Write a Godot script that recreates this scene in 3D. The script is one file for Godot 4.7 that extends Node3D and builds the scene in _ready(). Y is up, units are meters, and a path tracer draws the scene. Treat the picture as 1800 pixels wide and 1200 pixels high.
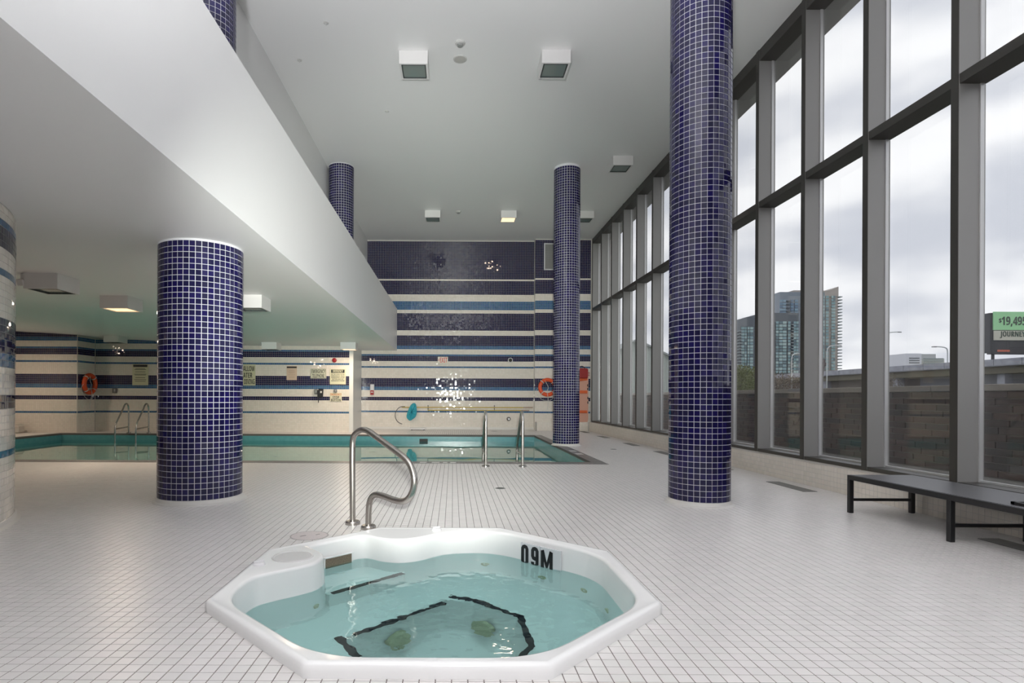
extends Node3D
# Metres; X to the right, Y up, "depth" D forward from the camera (Godot z = -D).

const F := 1000.0            # focal length in pixels of an 1800 x 1200 frame
const VX := 796.0            # where the room's long lines meet
const VY := 698.0
const EYE := 1.1             # camera height
const ROLL := 0.0045
const PITCH := 0.058         # wall mosaic, joint to joint
const FLOOR_PITCH := 0.063
const CEIL := 6.42
const SOFFIT := 2.68
const BULK_TOP := 4.08
const BULK_X := -1.9
const UPPER_X := -2.92
const D_MAIN := 19.3
const D_PIER := 19.07
const D_LEFT := 17.7
const D_FAR_LEFT := 16.85
const WIN_X := 4.65
const CURB_X := 4.52
const CURB_H := 0.29
const POOL_X0 := -11.3
const POOL_X1 := 2.36
const POOL_D0 := 9.72
const POOL_D1 := 16.45
const POOL_WATER := -0.18
const SPA_X := -0.094
const SPA_D := 3.385
const SPA_R := 1.165
const SPA_WATER := -0.12
const FLASH := 108.0
const SPILL := 1.75
const ADDED_STROBE_A := 74.0
const ADDED_STROBE_B := 38.0

var rng := RandomNumberGenerator.new()
var mats := {}
var taken := {}
var tile_mesh: ArrayMesh
var floor_tile_mesh: ArrayMesh
var wall_tile_mesh: ArrayMesh

func P(x: float, y: float, d: float) -> Vector3:
	return Vector3(x, y, -d)

# ---------------------------------------------------------------- mesh builder
class MB:
	var v := PackedVector3Array()
	var n := PackedVector3Array()
	var uv := PackedVector2Array()
	var ix := PackedInt32Array()
	func tri(a: Vector3, b: Vector3, c: Vector3) -> void:
		var m := (b - a).cross(c - a).normalized()
		var s := v.size()
		v.append(a); v.append(b); v.append(c)
		for i in 3:
			n.append(m)
			uv.append(Vector2.ZERO)
		ix.append(s); ix.append(s + 2); ix.append(s + 1)
	func quad(a: Vector3, b: Vector3, c: Vector3, d: Vector3) -> void:   # counter-clockwise seen from outside
		var m := (c - a).cross(d - b).normalized()
		var s := v.size()
		v.append(a); v.append(b); v.append(c); v.append(d)
		for i in 4:
			n.append(m)
		uv.append(Vector2(0, 1)); uv.append(Vector2(1, 1)); uv.append(Vector2(1, 0)); uv.append(Vector2(0, 0))
		for k in [0, 2, 1, 0, 3, 2]:
			ix.append(s + k)
	func box(lo: Vector3, hi: Vector3) -> void:
		var a := Vector3(minf(lo.x, hi.x), minf(lo.y, hi.y), minf(lo.z, hi.z))
		var b := Vector3(maxf(lo.x, hi.x), maxf(lo.y, hi.y), maxf(lo.z, hi.z))
		obox(Transform3D(Basis.IDENTITY, (a + b) / 2), b - a)
	func obox(t: Transform3D, size: Vector3, bevel := 0.0) -> void:
		var h := size / 2
		if bevel <= 0.0:
			var c := []
			for i in 8:
				c.append(t * Vector3(h.x if i & 1 else -h.x, h.y if i & 2 else -h.y, h.z if i & 4 else -h.z))
			quad(c[4], c[5], c[7], c[6])
			quad(c[1], c[0], c[2], c[3])
			quad(c[5], c[1], c[3], c[7])
			quad(c[0], c[4], c[6], c[2])
			quad(c[6], c[7], c[3], c[2])
			quad(c[0], c[1], c[5], c[4])
			return
		var e := bevel
		# faces, then chamfers
		for ax in 3:
			for sgn in [-1.0, 1.0]:
				var u := Vector3.ZERO; var w := Vector3.ZERO; var nn := Vector3.ZERO
				u[(ax + 1) % 3] = h[(ax + 1) % 3] - e
				w[(ax + 2) % 3] = h[(ax + 2) % 3] - e
				nn[ax] = h[ax] * sgn
				if sgn > 0:
					quad(t * (nn - u - w), t * (nn + u - w), t * (nn + u + w), t * (nn - u + w))
				else:
					quad(t * (nn - u - w), t * (nn - u + w), t * (nn + u + w), t * (nn + u - w))
		for ax in 3:
			var b1 := (ax + 1) % 3
			var b2 := (ax + 2) % 3
			for s1 in [-1.0, 1.0]:
				for s2 in [-1.0, 1.0]:
					var p := Vector3.ZERO; var q := Vector3.ZERO; var l := Vector3.ZERO
					p[b1] = s1 * h[b1]; p[b2] = s2 * (h[b2] - e)
					q[b1] = s1 * (h[b1] - e); q[b2] = s2 * h[b2]
					l[ax] = h[ax] - e
					_out(t, p, q, l)
		for i in 8:
			var s := Vector3(1.0 if i & 1 else -1.0, 1.0 if i & 2 else -1.0, 1.0 if i & 4 else -1.0)
			var a := t * Vector3(s.x * h.x, s.y * (h.y - e), s.z * (h.z - e))
			var b := t * Vector3(s.x * (h.x - e), s.y * h.y, s.z * (h.z - e))
			var c := t * Vector3(s.x * (h.x - e), s.y * (h.y - e), s.z * h.z)
			if s.x * s.y * s.z > 0:
				tri(a, b, c)
			else:
				tri(a, c, b)
	func _out(t: Transform3D, p: Vector3, q: Vector3, l: Vector3) -> void:
		var a := p - l; var b := q - l; var c := q + l; var d := p + l
		if (c - a).cross(d - b).dot(p + q) > 0:
			quad(t * a, t * b, t * c, t * d)
		else:
			quad(t * d, t * c, t * b, t * a)
	func tube(path: PackedVector3Array, r: float, sides := 14, caps := true) -> void:
		var m := path.size()
		var up := Vector3.UP
		var first := (path[1] - path[0]).normalized()
		if absf(first.dot(up)) > 0.9:
			up = Vector3.RIGHT
		var side := first.cross(up).normalized()
		var base := v.size()
		for i in m:
			var dir := (path[mini(i + 1, m - 1)] - path[maxi(i - 1, 0)]).normalized()
			side = (side - dir * side.dot(dir)).normalized()
			var oth := dir.cross(side)
			for k in sides:
				var a := TAU * k / sides
				var o := side * cos(a) + oth * sin(a)
				v.append(path[i] + o * r); n.append(o); uv.append(Vector2(float(k) / sides, float(i) / m))
		for i in m - 1:
			for k in sides:
				var a := base + i * sides + k
				var b := base + i * sides + (k + 1) % sides
				for q in [a, a + sides, b, b, a + sides, b + sides]:
					ix.append(q)
		if caps:
			for e in [0, m - 1]:
				var dir2 := (path[1] - path[0]).normalized() * -1.0 if e == 0 else (path[m - 1] - path[m - 2]).normalized()
				for k in range(1, sides - 1):
					var s0: int = base + e * sides
					var a := v[s0]; var b := v[s0 + k]; var c := v[s0 + k + 1]
					if (b - a).cross(c - a).dot(dir2) > 0:
						tri(a, b, c)
					else:
						tri(a, c, b)
	func lathe(prof: PackedVector2Array, seg: int, at := Transform3D.IDENTITY, a0 := 0.0, a1 := TAU) -> void:
		# profile of (radius, height), smooth round, creased along the profile
		for j in prof.size() - 1:
			var p := prof[j]; var q := prof[j + 1]
			var dn := Vector2(q.y - p.y, p.x - q.x).normalized()
			var s := v.size()
			for i in seg + 1:
				var a := a0 + (a1 - a0) * i / seg
				var c := Vector3(sin(a), 0, cos(a))
				for e in [p, q]:
					v.append(at * (c * e.x + Vector3.UP * e.y))
					n.append((at.basis * (c * dn.x + Vector3.UP * dn.y)).normalized())
					uv.append(Vector2(float(i) / seg, e.y))
			for i in seg:
				var b := s + i * 2
				for k in [b, b + 1, b + 2, b + 2, b + 1, b + 3]:
					ix.append(k)
	func rings(rows: Array, closed := true) -> void:      # rows of PackedVector3Array of one length; smooth
		var m: int = rows[0].size()
		var base := v.size()
		for i in rows.size():
			for k in m:
				var k0: int = (k - 1 + m) % m if closed else maxi(k - 1, 0)
				var k1: int = (k + 1) % m if closed else mini(k + 1, m - 1)
				var along: Vector3 = rows[i][k1] - rows[i][k0]
				var down: Vector3 = rows[mini(i + 1, rows.size() - 1)][k] - rows[maxi(i - 1, 0)][k]
				v.append(rows[i][k]); n.append(along.cross(down).normalized()); uv.append(Vector2(float(k) / m, float(i) / rows.size()))
		var last := m if closed else m - 1
		for i in rows.size() - 1:
			for k in last:
				var a := base + i * m + k
				var b := base + i * m + (k + 1) % m
				for q in [a, a + m, b, b, a + m, b + m]:
					ix.append(q)
	func prism(poly: PackedVector2Array, at: Transform3D, depth: float) -> void:   # polygon in local xy, from z=0 to z=depth
		var tr := Geometry2D.triangulate_polygon(poly)
		for i in range(0, tr.size(), 3):
			var a := poly[tr[i]]; var b := poly[tr[i + 1]]; var c := poly[tr[i + 2]]
			if (b - a).cross(c - a) < 0:
				var s := b; b = c; c = s
			tri(at * Vector3(a.x, a.y, depth), at * Vector3(b.x, b.y, depth), at * Vector3(c.x, c.y, depth))
			tri(at * Vector3(a.x, a.y, 0), at * Vector3(c.x, c.y, 0), at * Vector3(b.x, b.y, 0))
		var ccw := 0.0
		for i in poly.size():
			ccw += poly[i].cross(poly[(i + 1) % poly.size()])
		for i in poly.size():
			var a := poly[i]; var b := poly[(i + 1) % poly.size()]
			if ccw < 0:
				var s := a; a = b; b = s
			quad(at * Vector3(a.x, a.y, 0), at * Vector3(b.x, b.y, 0), at * Vector3(b.x, b.y, depth), at * Vector3(a.x, a.y, depth))
	func mesh() -> ArrayMesh:
		var arr := []
		arr.resize(Mesh.ARRAY_MAX)
		arr[Mesh.ARRAY_VERTEX] = v
		arr[Mesh.ARRAY_NORMAL] = n
		arr[Mesh.ARRAY_TEX_UV] = uv
		arr[Mesh.ARRAY_INDEX] = ix
		var m := ArrayMesh.new()
		m.add_surface_from_arrays(Mesh.PRIMITIVE_TRIANGLES, arr)
		return m

# ---------------------------------------------------------------- nodes
func numbered(called: String) -> String:
	var k: int = taken.get(called, 0)
	taken[called] = k + 1
	return called if k == 0 else "%s_%03d" % [called, k]

func thing(called: String, label: String, category: String, at := Vector3.ZERO, group := "") -> Node3D:
	var o := Node3D.new()
	o.name = numbered(called)
	add_child(o)
	o.position = at
	tag(o, label, category, group)
	return o

func tag(o: Node3D, label: String, category: String, group := "", kind := "") -> Node3D:
	o.set_meta("label", label)
	o.set_meta("category", category)
	if group:
		o.set_meta("group", group)
	if kind:
		o.set_meta("kind", kind)
	return o

func put(called: String, b, m: Material, parent: Node3D = null) -> MeshInstance3D:
	var o := MeshInstance3D.new()
	o.mesh = b if b is Mesh else b.mesh()
	o.material_override = m
	o.cast_shadow = GeometryInstance3D.SHADOW_CASTING_SETTING_ON
	if parent == null:
		o.name = numbered(called)
		add_child(o)
	else:
		o.name = called
		parent.add_child(o, true)
	return o

func structure(called: String, b, m: Material) -> MeshInstance3D:
	var o := put(called, b, m)
	o.set_meta("kind", "structure")
	return o

func mat(key: String, c: Color, rough := 0.5, metal := 0.0, spec := 0.5) -> StandardMaterial3D:   # c: linear base colour
	if mats.has(key):
		return mats[key]
	var m := StandardMaterial3D.new()
	m.resource_name = key
	m.albedo_color = c.linear_to_srgb()
	m.roughness = rough
	m.metallic = metal
	m.metallic_specular = spec
	mats[key] = m
	return m

func noise_tex(freq: float, lo: Color, hi: Color, sd := 1, size := 512, octaves := 4) -> NoiseTexture2D:
	var f := FastNoiseLite.new()
	f.seed = sd
	f.frequency = freq
	f.fractal_octaves = octaves
	var t := NoiseTexture2D.new()
	t.width = size
	t.height = size
	t.seamless = true
	t.noise = f
	var g := Gradient.new()
	g.set_color(0, lo)
	g.set_color(1, hi)
	t.color_ramp = g
	return t

func tri_tex(m: StandardMaterial3D, t: Texture2D, scale: float) -> StandardMaterial3D:
	m.albedo_texture = t
	m.uv1_triplanar = true
	m.uv1_world_triplanar = true
	m.uv1_scale = Vector3.ONE * scale
	return m

func project(p: Vector3) -> Vector3:      # pixel x, pixel y, depth
	var d := -p.z
	if d < 0.3:
		return Vector3(-1e4, -1e4, d)
	var x := p.x / d * F
	var y := (p.y - EYE) / d * F
	return Vector3(VX + x + ROLL * y, VY - y + ROLL * x, d)

func at_px(u: float, v: float, d: float) -> Vector3:   # a point at a known depth
	var x := u - VX
	var y := -(v - VY) + ROLL * x
	return P((x - ROLL * y) / F * d, EYE + y / F * d, d)

# ---------------------------------------------------------------- tiles
func make_tile(w: float, thick: float, bevel: float) -> ArrayMesh:      # face towards +z, back at z = 0
	var b := MB.new()
	var h := w / 2
	var i := h - bevel
	var t0 := thick - bevel
	b.quad(Vector3(-i, -i, thick), Vector3(i, -i, thick), Vector3(i, i, thick), Vector3(-i, i, thick))
	var o := [Vector3(-h, -h, t0), Vector3(h, -h, t0), Vector3(h, h, t0), Vector3(-h, h, t0)]
	var n2 := [Vector3(-i, -i, thick), Vector3(i, -i, thick), Vector3(i, i, thick), Vector3(-i, i, thick)]
	for k in 4:
		var l := (k + 1) % 4
		b.quad(o[k], o[l], n2[l], n2[k])
		b.quad(Vector3(o[k].x, o[k].y, 0), Vector3(o[l].x, o[l].y, 0), o[l], o[k])
	return b.mesh()

const PALETTE := {
	"d": [Color(0.009, 0.007, 0.055), Color(0.010, 0.007, 0.068), Color(0.008, 0.007, 0.045), Color(0.011, 0.008, 0.078), Color(0.010, 0.009, 0.052)],
	"b": [Color(0.045, 0.13, 0.26), Color(0.05, 0.15, 0.29), Color(0.04, 0.12, 0.24), Color(0.055, 0.15, 0.27), Color(0.05, 0.13, 0.3)],
	"c": [Color(0.79, 0.735, 0.66), Color(0.81, 0.755, 0.68), Color(0.77, 0.72, 0.645), Color(0.80, 0.735, 0.665), Color(0.82, 0.765, 0.695)],
	"f": [Color(0.755, 0.727, 0.71), Color(0.775, 0.747, 0.73), Color(0.73, 0.707, 0.69), Color(0.765, 0.732, 0.72), Color(0.745, 0.727, 0.705)],
	"k": [Color(0.018, 0.014, 0.055), Color(0.016, 0.016, 0.07), Color(0.022, 0.014, 0.06), Color(0.014, 0.014, 0.055), Color(0.016, 0.018, 0.065)],
	"g": [Color(0.20, 0.19, 0.185), Color(0.23, 0.215, 0.21), Color(0.18, 0.175, 0.17), Color(0.21, 0.2, 0.2), Color(0.24, 0.225, 0.215)],
	"r": [Color(0.065, 0.042, 0.036), Color(0.05, 0.036, 0.032), Color(0.038, 0.033, 0.033), Color(0.08, 0.05, 0.04), Color(0.058, 0.04, 0.035)],
}

func palette_mat(kind: String, k: int) -> StandardMaterial3D:
	var c: Color = PALETTE[kind][k]
	if kind == "r":
		return mat("%s_%d" % ["brick_face", k], c, 0.85)
	if kind == "f" or kind == "g":
		return mat("%s_%d" % ["floor_tile_" + kind, k], c, 0.32)
	return mat("%s_%d" % ["glazed_tile_" + kind, k], c, 0.05)

# xf: transforms of the pieces, kinds: one palette letter for each, as a string array
func lay(parent: Node3D, called: String, piece: Mesh, xf: Array, kinds: Array, singles: int) -> void:
	var score := PackedFloat32Array()
	score.resize(xf.size())
	for i in xf.size():
		var t: Transform3D = xf[i]
		var p := project(t.origin)
		var s := 0.0
		if singles > 0 and p.x > -15 and p.x < 1815 and p.y > -15 and p.y < 1215:
			var view := Vector3(0, EYE, 0) - t.origin
			s = maxf(0.0, t.basis.z.normalized().dot(view.normalized())) / view.length_squared()
		score[i] = s
	var limit := 1e9
	if singles > 0:
		var sorted := score.duplicate()
		sorted.sort()
		limit = maxf(1e-7, sorted[maxi(0, sorted.size() - singles)])
	var rest := []
	var tones := PackedColorArray()
	var gloss: StandardMaterial3D = null
	for i in xf.size():
		var k := rng.randi() % 5
		if score[i] >= limit:
			var o := put(called, piece, palette_mat(kinds[i], k), parent)
			o.transform = xf[i]
		else:
			rest.append(i)
			tones.append(PALETTE[kinds[i]][k])
			gloss = palette_mat(kinds[i], 0)
	if rest.is_empty():
		return
	var key := "many_" + ("brick" if gloss.roughness > 0.5 else "floor" if gloss.roughness > 0.2 else "glazed")
	if not mats.has(key):
		var m: StandardMaterial3D = gloss.duplicate()
		m.resource_name = key
		m.albedo_color = Color.WHITE
		m.vertex_color_use_as_albedo = true
		mats[key] = m
	var mm := MultiMesh.new()
	mm.transform_format = MultiMesh.TRANSFORM_3D
	mm.use_colors = true
	mm.mesh = piece
	mm.instance_count = rest.size()
	for j in rest.size():
		mm.set_instance_transform(j, xf[rest[j]])
		mm.set_instance_color(j, tones[j])
	var mi := MultiMeshInstance3D.new()
	mi.name = called + "_field"
	mi.multimesh = mm
	mi.material_override = mats[key]
	mi.set_meta("kind", "stuff")
	parent.add_child(mi, true)

func tilt(b: Basis, amount: float) -> Basis:
	return b * Basis(Vector3.RIGHT, rng.randfn(0, amount)) * Basis(Vector3.UP, rng.randfn(0, amount))

func band(row: int) -> String:      # the stripes of the walls, counted in rows of mosaic from the floor
	if row == 10 or row == 36 or row == 23 or row == 24 or row == 43 or row == 47 or row == 48 or (row >= 70 and row <= 74):
		return "b"
	for r in [[17, 18], [25, 29], [40, 42], [49, 54], [58, 67], [79, 86], [88, 200]]:
		if row >= r[0] and row <= r[1]:
			return "k"
	return "c"

func wall_tiles(parent: Node3D, origin: Vector3, along: Vector3, length: float, row0: int, row1: int, skip: int) -> void:
	var nrm := along.cross(Vector3.UP)
	var basis := Basis(along, Vector3.UP, nrm)
	var xf := []
	var kinds := []
	var n := int(length / PITCH)
	for r in range(row0, row1):
		var y := (r + 0.5) * PITCH
		var k := band(r)
		for i in n:
			var s := (i + 0.5) * PITCH
			if skip == 1 and (origin.x + s < BULK_X and y > SOFFIT and y < BULK_TOP or origin.x + s < UPPER_X and y > SOFFIT):
				continue
			if skip == 2 and y > SOFFIT + maxf(0.0, (-6.5 - origin.x - s) * 0.048):
				continue
			xf.append(Transform3D(tilt(basis, 0.016), origin + along * s + Vector3.UP * y - nrm * 0.003))
			kinds.append(k)
	lay(parent, "tile", wall_tile_mesh, xf, kinds, 0)

func column(called: String, label: String, x: float, d: float, r: float, y0: float, y1: float, singles: int, foot: bool) -> Node3D:
	var t := thing(called, label, "column", P(x, y0, d), "blue mosaic columns")
	var b := MB.new()
	var h := y1 - y0
	b.lathe(PackedVector2Array([Vector2(0.01, 0), Vector2(r - 0.0015, 0), Vector2(r - 0.0015, h), Vector2(0.01, h)]), 64)
	put("grout_core", b, mat("column_grout", Color(0.76, 0.76, 0.80), 0.7), t)
	var around := int(round(TAU * r / PITCH))
	var xf := []
	var kinds := []
	var start := 0.05 if foot else 0.01
	for j in int((h - start) / PITCH):
		var y := start + (j + 0.5) * PITCH
		for i in around:
			var a := TAU * (i + 0.5) / around
			var nrm := Vector3(sin(a), 0, cos(a))
			var basis := Basis(Vector3(cos(a), 0, -sin(a)), Vector3.UP, nrm)
			xf.append(Transform3D(tilt(basis, 0.005), nrm * (r - 0.0045) + Vector3.UP * y))
			kinds.append("d")
	# pieces are scored in the world
	for i in xf.size():
		xf[i] = Transform3D(xf[i].basis, xf[i].origin + t.position)
	var holder := t
	var moved := t.position
	t.position = Vector3.ZERO
	lay(holder, "tile", tile_mesh, xf, kinds, singles)
	for c in t.get_children():
		if c is MeshInstance3D and c.name == "grout_core":
			c.position = moved
	if foot:
		var f := MB.new()
		f.lathe(PackedVector2Array([Vector2(r + 0.045, 0), Vector2(r + 0.042, 0.006), Vector2(r + 0.018, 0.018), Vector2(r + 0.006, 0.048), Vector2(r - 0.003, 0.052)]), 64, Transform3D(Basis.IDENTITY, moved))
		put("cove_base", f, mat("cove_base_tile", Color(0.68, 0.66, 0.63), 0.3), t)
	return t

# ---------------------------------------------------------------- scene
func _ready() -> void:
	rng.seed = 20
	_camera_and_light()
	tile_mesh = make_tile(PITCH - 0.0055, 0.006, 0.0012)
	wall_tile_mesh = make_tile(PITCH - 0.0034, 0.006, 0.0009)
	floor_tile_mesh = make_tile(FLOOR_PITCH - 0.0042, 0.006, 0.0012)
	_shell()
	_walls()
	_floor()
	_windows()
	_columns()
	_pool()
	_spa()
	_lamps()
	_loungers_and_floor_fittings()
	_wall_things()
	_outside()

func _camera_and_light() -> void:
	var cam := Camera3D.new()
	cam.name = "camera"
	add_child(cam)
	cam.keep_aspect = Camera3D.KEEP_HEIGHT
	var near := 0.05
	cam.set_frustum(near * 1200.0 / F, Vector2((900.0 - VX) * near / F, (VY - 600.0) * near / F), near, 3000.0)
	cam.position = Vector3(0, EYE, 0)
	cam.rotation.z = ROLL
	cam.current = true
	var sky_img := Image.create(1024, 512, false, Image.FORMAT_RGBF)
	var cl := FastNoiseLite.new()
	cl.seed = 5
	cl.frequency = 1.5
	cl.fractal_octaves = 5
	cl.fractal_gain = 0.5
	for y in 512:
		var el := (0.5 - (y + 0.5) / 512.0) * PI
		for x in 1024:
			var az := (x + 0.5) / 1024.0 * TAU
			var dir := Vector3(cos(el) * sin(az), sin(el), cos(el) * cos(az))
			var lift := 0.35 + maxf(dir.y, 0.0)
			var q := Vector3(dir.x / lift, dir.y * 1.4, dir.z / lift)
			var c := cl.get_noise_3d(q.x * 1.2, q.y * 3.0, q.z * 1.2)
			var w := smoothstep(-0.42, 0.38, c)
			sky_img.set_pixel(x, y, Color(0.60, 0.63, 0.70).lerp(Color(0.97, 0.98, 1.0), w))
	var sm := PanoramaSkyMaterial.new()
	sm.panorama = ImageTexture.create_from_image(sky_img)
	sm.energy_multiplier = 1.03
	var sky := Sky.new()
	sky.sky_material = sm
	var env := Environment.new()
	env.background_mode = Environment.BG_SKY
	env.sky = sky
	env.tonemap_mode = Environment.TONE_MAPPER_LINEAR
	env.tonemap_exposure = 1.07
	env.sdfgi_enabled = true
	env.ssao_enabled = true
	env.ssil_enabled = true
	var we := WorldEnvironment.new()
	we.name = "world"
	we.environment = env
	add_child(we)
	# the photographer's zoomed flash, just over the camera: its mirror image sparkles on the mosaic straight ahead
	var flash := SpotLight3D.new()
	flash.name = "camera_flash"
	flash.light_color = Color(0.985, 1.0, 0.97)
	flash.light_energy = FLASH
	flash.light_size = 0.05
	flash.spot_range = 60.0
	flash.spot_attenuation = 2.0
	flash.spot_angle = 26.5
	flash.spot_angle_attenuation = 1.0
	flash.shadow_enabled = true
	add_child(flash)
	flash.position = Vector3(0.05, EYE + 0.2, 0.12)
	flash.look_at(flash.position + Vector3(-0.065, tan(deg_to_rad(7.0)), -1.0), Vector3.UP)
	var spill := OmniLight3D.new()
	spill.name = "camera_flash_spill"
	spill.light_color = Color(0.99, 0.985, 1.0)
	spill.light_energy = SPILL
	spill.light_size = 0.06
	spill.omni_range = 60.0
	spill.omni_attenuation = 2.0
	spill.shadow_enabled = true
	add_child(spill)
	spill.position = Vector3(0.05, EYE + 0.25, 0.12)
	# two added, unseen strobes, aimed at the white ceiling, fill the hall softly
	for q in [[-0.4, 1.5, 0.6, -0.2, 2.4, 46.0, ADDED_STROBE_A], [-0.9, 1.7, 3.0, -0.7, -3.2, 62.0, ADDED_STROBE_B]]:
		var added_strobe := SpotLight3D.new()
		added_strobe.name = "added_strobe"
		added_strobe.light_color = Color(0.985, 0.985, 1.0)
		added_strobe.light_energy = q[6]
		added_strobe.light_size = 0.15
		added_strobe.spot_range = 60.0
		added_strobe.spot_attenuation = 2.0
		added_strobe.spot_angle = q[5]
		added_strobe.spot_angle_attenuation = 1.0
		added_strobe.shadow_enabled = true
		add_child(added_strobe, true)
		added_strobe.position = Vector3(q[0], q[1], q[2])
		added_strobe.look_at(P(q[3], CEIL, q[4]), Vector3.RIGHT)

func paint() -> StandardMaterial3D:
	return mat("white_ceiling_paint", Color(0.87, 0.87, 0.865), 0.45)

func _shell() -> void:
	var b := MB.new()
	b.box(P(UPPER_X, CEIL, -9.2), P(5.3, CEIL + 0.3, 19.8))
	structure("ceiling", b, paint())
	# lower ceiling under the upper floor: level, then rising gently beyond a crease
	b = MB.new()
	b.box(P(BULK_X, SOFFIT, -9.2), P(UPPER_X, BULK_TOP, D_MAIN))
	b.box(P(UPPER_X, SOFFIT, -9.2), P(-6.5, BULK_TOP, D_MAIN))
	structure("ceiling_lower", b, paint())
	b = MB.new()
	var rise := SOFFIT + 0.048 * 7.2
	b.prism(PackedVector2Array([Vector2(-6.5, SOFFIT), Vector2(-6.5, BULK_TOP), Vector2(-13.7, BULK_TOP), Vector2(-13.7, rise)]), Transform3D(Basis.IDENTITY, P(0, 0, D_MAIN)), D_MAIN + 9.2)
	structure("ceiling_sloped", b, paint())
	b = MB.new()
	b.box(P(UPPER_X, BULK_TOP, -9.2), P(UPPER_X - 0.25, CEIL + 0.3, 19.8))
	structure("wall_upper_left", b, paint())
	b = MB.new()
	b.box(P(-13.8, -0.1, -9.0), P(5.3, CEIL, -9.3))
	structure("wall_back", b, mat("white_wall_paint", Color(0.84, 0.83, 0.82), 0.6))
	b = MB.new()
	b.box(P(-13.4, -0.1, -9.0), P(-13.7, SOFFIT + 0.4, D_MAIN))
	structure("wall_left_side", b, mat("white_wall_paint", Color(), 0.6))
	# curved drum wall at the left, faced with the same striped mosaic
	var cx := -5.6
	var cd := 4.0
	var r := 2.0
	b = MB.new()
	b.lathe(PackedVector2Array([Vector2(r - 0.0015, 0), Vector2(r - 0.0015, SOFFIT)]), 160, Transform3D(Basis.IDENTITY, P(cx, 0, cd)))
	var drum := structure("wall_drum", b, mat("wall_grout", Color(0.56, 0.54, 0.51), 0.7))
	drum.set_meta("label", "curved cream mosaic wall with blue stripes")
	var xf := []
	var kinds := []
	var n := int(round(TAU * r / PITCH))
	for j in int(SOFFIT / PITCH):
		for i in n:
			var a := TAU * i / n
			var nrm := Vector3(sin(a), 0, cos(a))
			if nrm.dot(Vector3(0.95, 0, -0.3)) < -0.2:
				continue
			var basis := Basis(Vector3(cos(a), 0, -sin(a)), Vector3.UP, nrm)
			xf.append(Transform3D(tilt(basis, 0.012), P(cx, (j + 0.5) * PITCH, cd) + nrm * (r - 0.0045)))
			kinds.append(band(j))
	lay(drum, "tile", wall_tile_mesh, xf, kinds, 60)
	b = MB.new()
	b.lathe(PackedVector2Array([Vector2(r + 0.045, 0), Vector2(r + 0.018, 0.018), Vector2(r + 0.006, 0.05), Vector2(r - 0.003, 0.054)]), 160, Transform3D(Basis.IDENTITY, P(cx, 0, cd)))
	structure("baseboard_drum", b, mat("cove_base_tile", Color(0.68, 0.66, 0.63), 0.3))

func _walls() -> void:
	var grout := mat("wall_grout", Color(0.56, 0.54, 0.51), 0.7)
	var b := MB.new()
	b.box(P(-3.3, -0.1, D_MAIN), P(5.3, CEIL, D_MAIN + 0.4))
	var w := structure("wall_main", b, grout)
	wall_tiles(w, P(-3.12, 0, D_MAIN), Vector3.RIGHT, 5.87, 0, 110, 1)
	b = MB.new()
	b.box(P(2.75, -0.1, D_PIER), P(5.3, CEIL, D_MAIN))
	w = structure("wall_pier", b, grout)
	wall_tiles(w, P(2.75, 0, D_PIER), Vector3.RIGHT, 1.91, 5, 110, 0)
	wall_tiles(w, P(2.75, 0, D_MAIN), Vector3(0, 0, 1), 0.23, 0, 110, 0)
	b = MB.new()
	b.box(P(-11.2, -0.1, D_LEFT), P(-3.12, 3.0, D_LEFT + 0.3))
	w = structure("wall_left", b, grout)
	wall_tiles(w, P(-11.12, 0, D_LEFT), Vector3.RIGHT, 7.96, 0, 49, 2)
	b = MB.new()
	b.box(P(-13.5, -0.1, D_FAR_LEFT), P(-11.12, 3.0, D_LEFT + 0.3))
	w = structure("wall_far_left", b, grout)
	wall_tiles(w, P(-13.4, 0, D_FAR_LEFT), Vector3.RIGHT, 2.28, 0, 52, 0)
	wall_tiles(w, P(-11.12, 0, D_FAR_LEFT), Vector3(0, 0, -1), 0.85, 0, 49, 0)
	# white corner between the two far walls
	b = MB.new()
	b.box(P(-3.16, 0, D_LEFT - 0.01), P(-3.1, SOFFIT, D_MAIN))
	structure("trim_1", b, mat("white_trim", Color(0.72, 0.72, 0.7), 0.4))
	b = MB.new()
	b.box(P(-3.22, 0, D_LEFT - 0.03), P(-3.12, SOFFIT - 0.1, D_LEFT))
	structure("trim_2", b, mat("white_trim", Color(), 0.4))
	# cove base along the far wall
	b = MB.new()
	b.prism(PackedVector2Array([Vector2(0, 0), Vector2(0.06, 0), Vector2(0.02, 0.02), Vector2(0.006, 0.09), Vector2(0, 0.09)]), Transform3D(Basis(Vector3(0, 0, 1), Vector3.UP, Vector3(-1, 0, 0)), P(2.75, 0, D_MAIN)), 5.85)
	structure("baseboard_main", b, mat("cove_base_tile", Color(0.68, 0.66, 0.63), 0.3))

func in_spa(x: float, d: float, grow: float) -> bool:
	var a := absf(x - SPA_X)
	var c := absf(d - SPA_D)
	var r := SPA_R + grow
	return a < r and c < r and (a + c) < r * 1.41421

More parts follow.
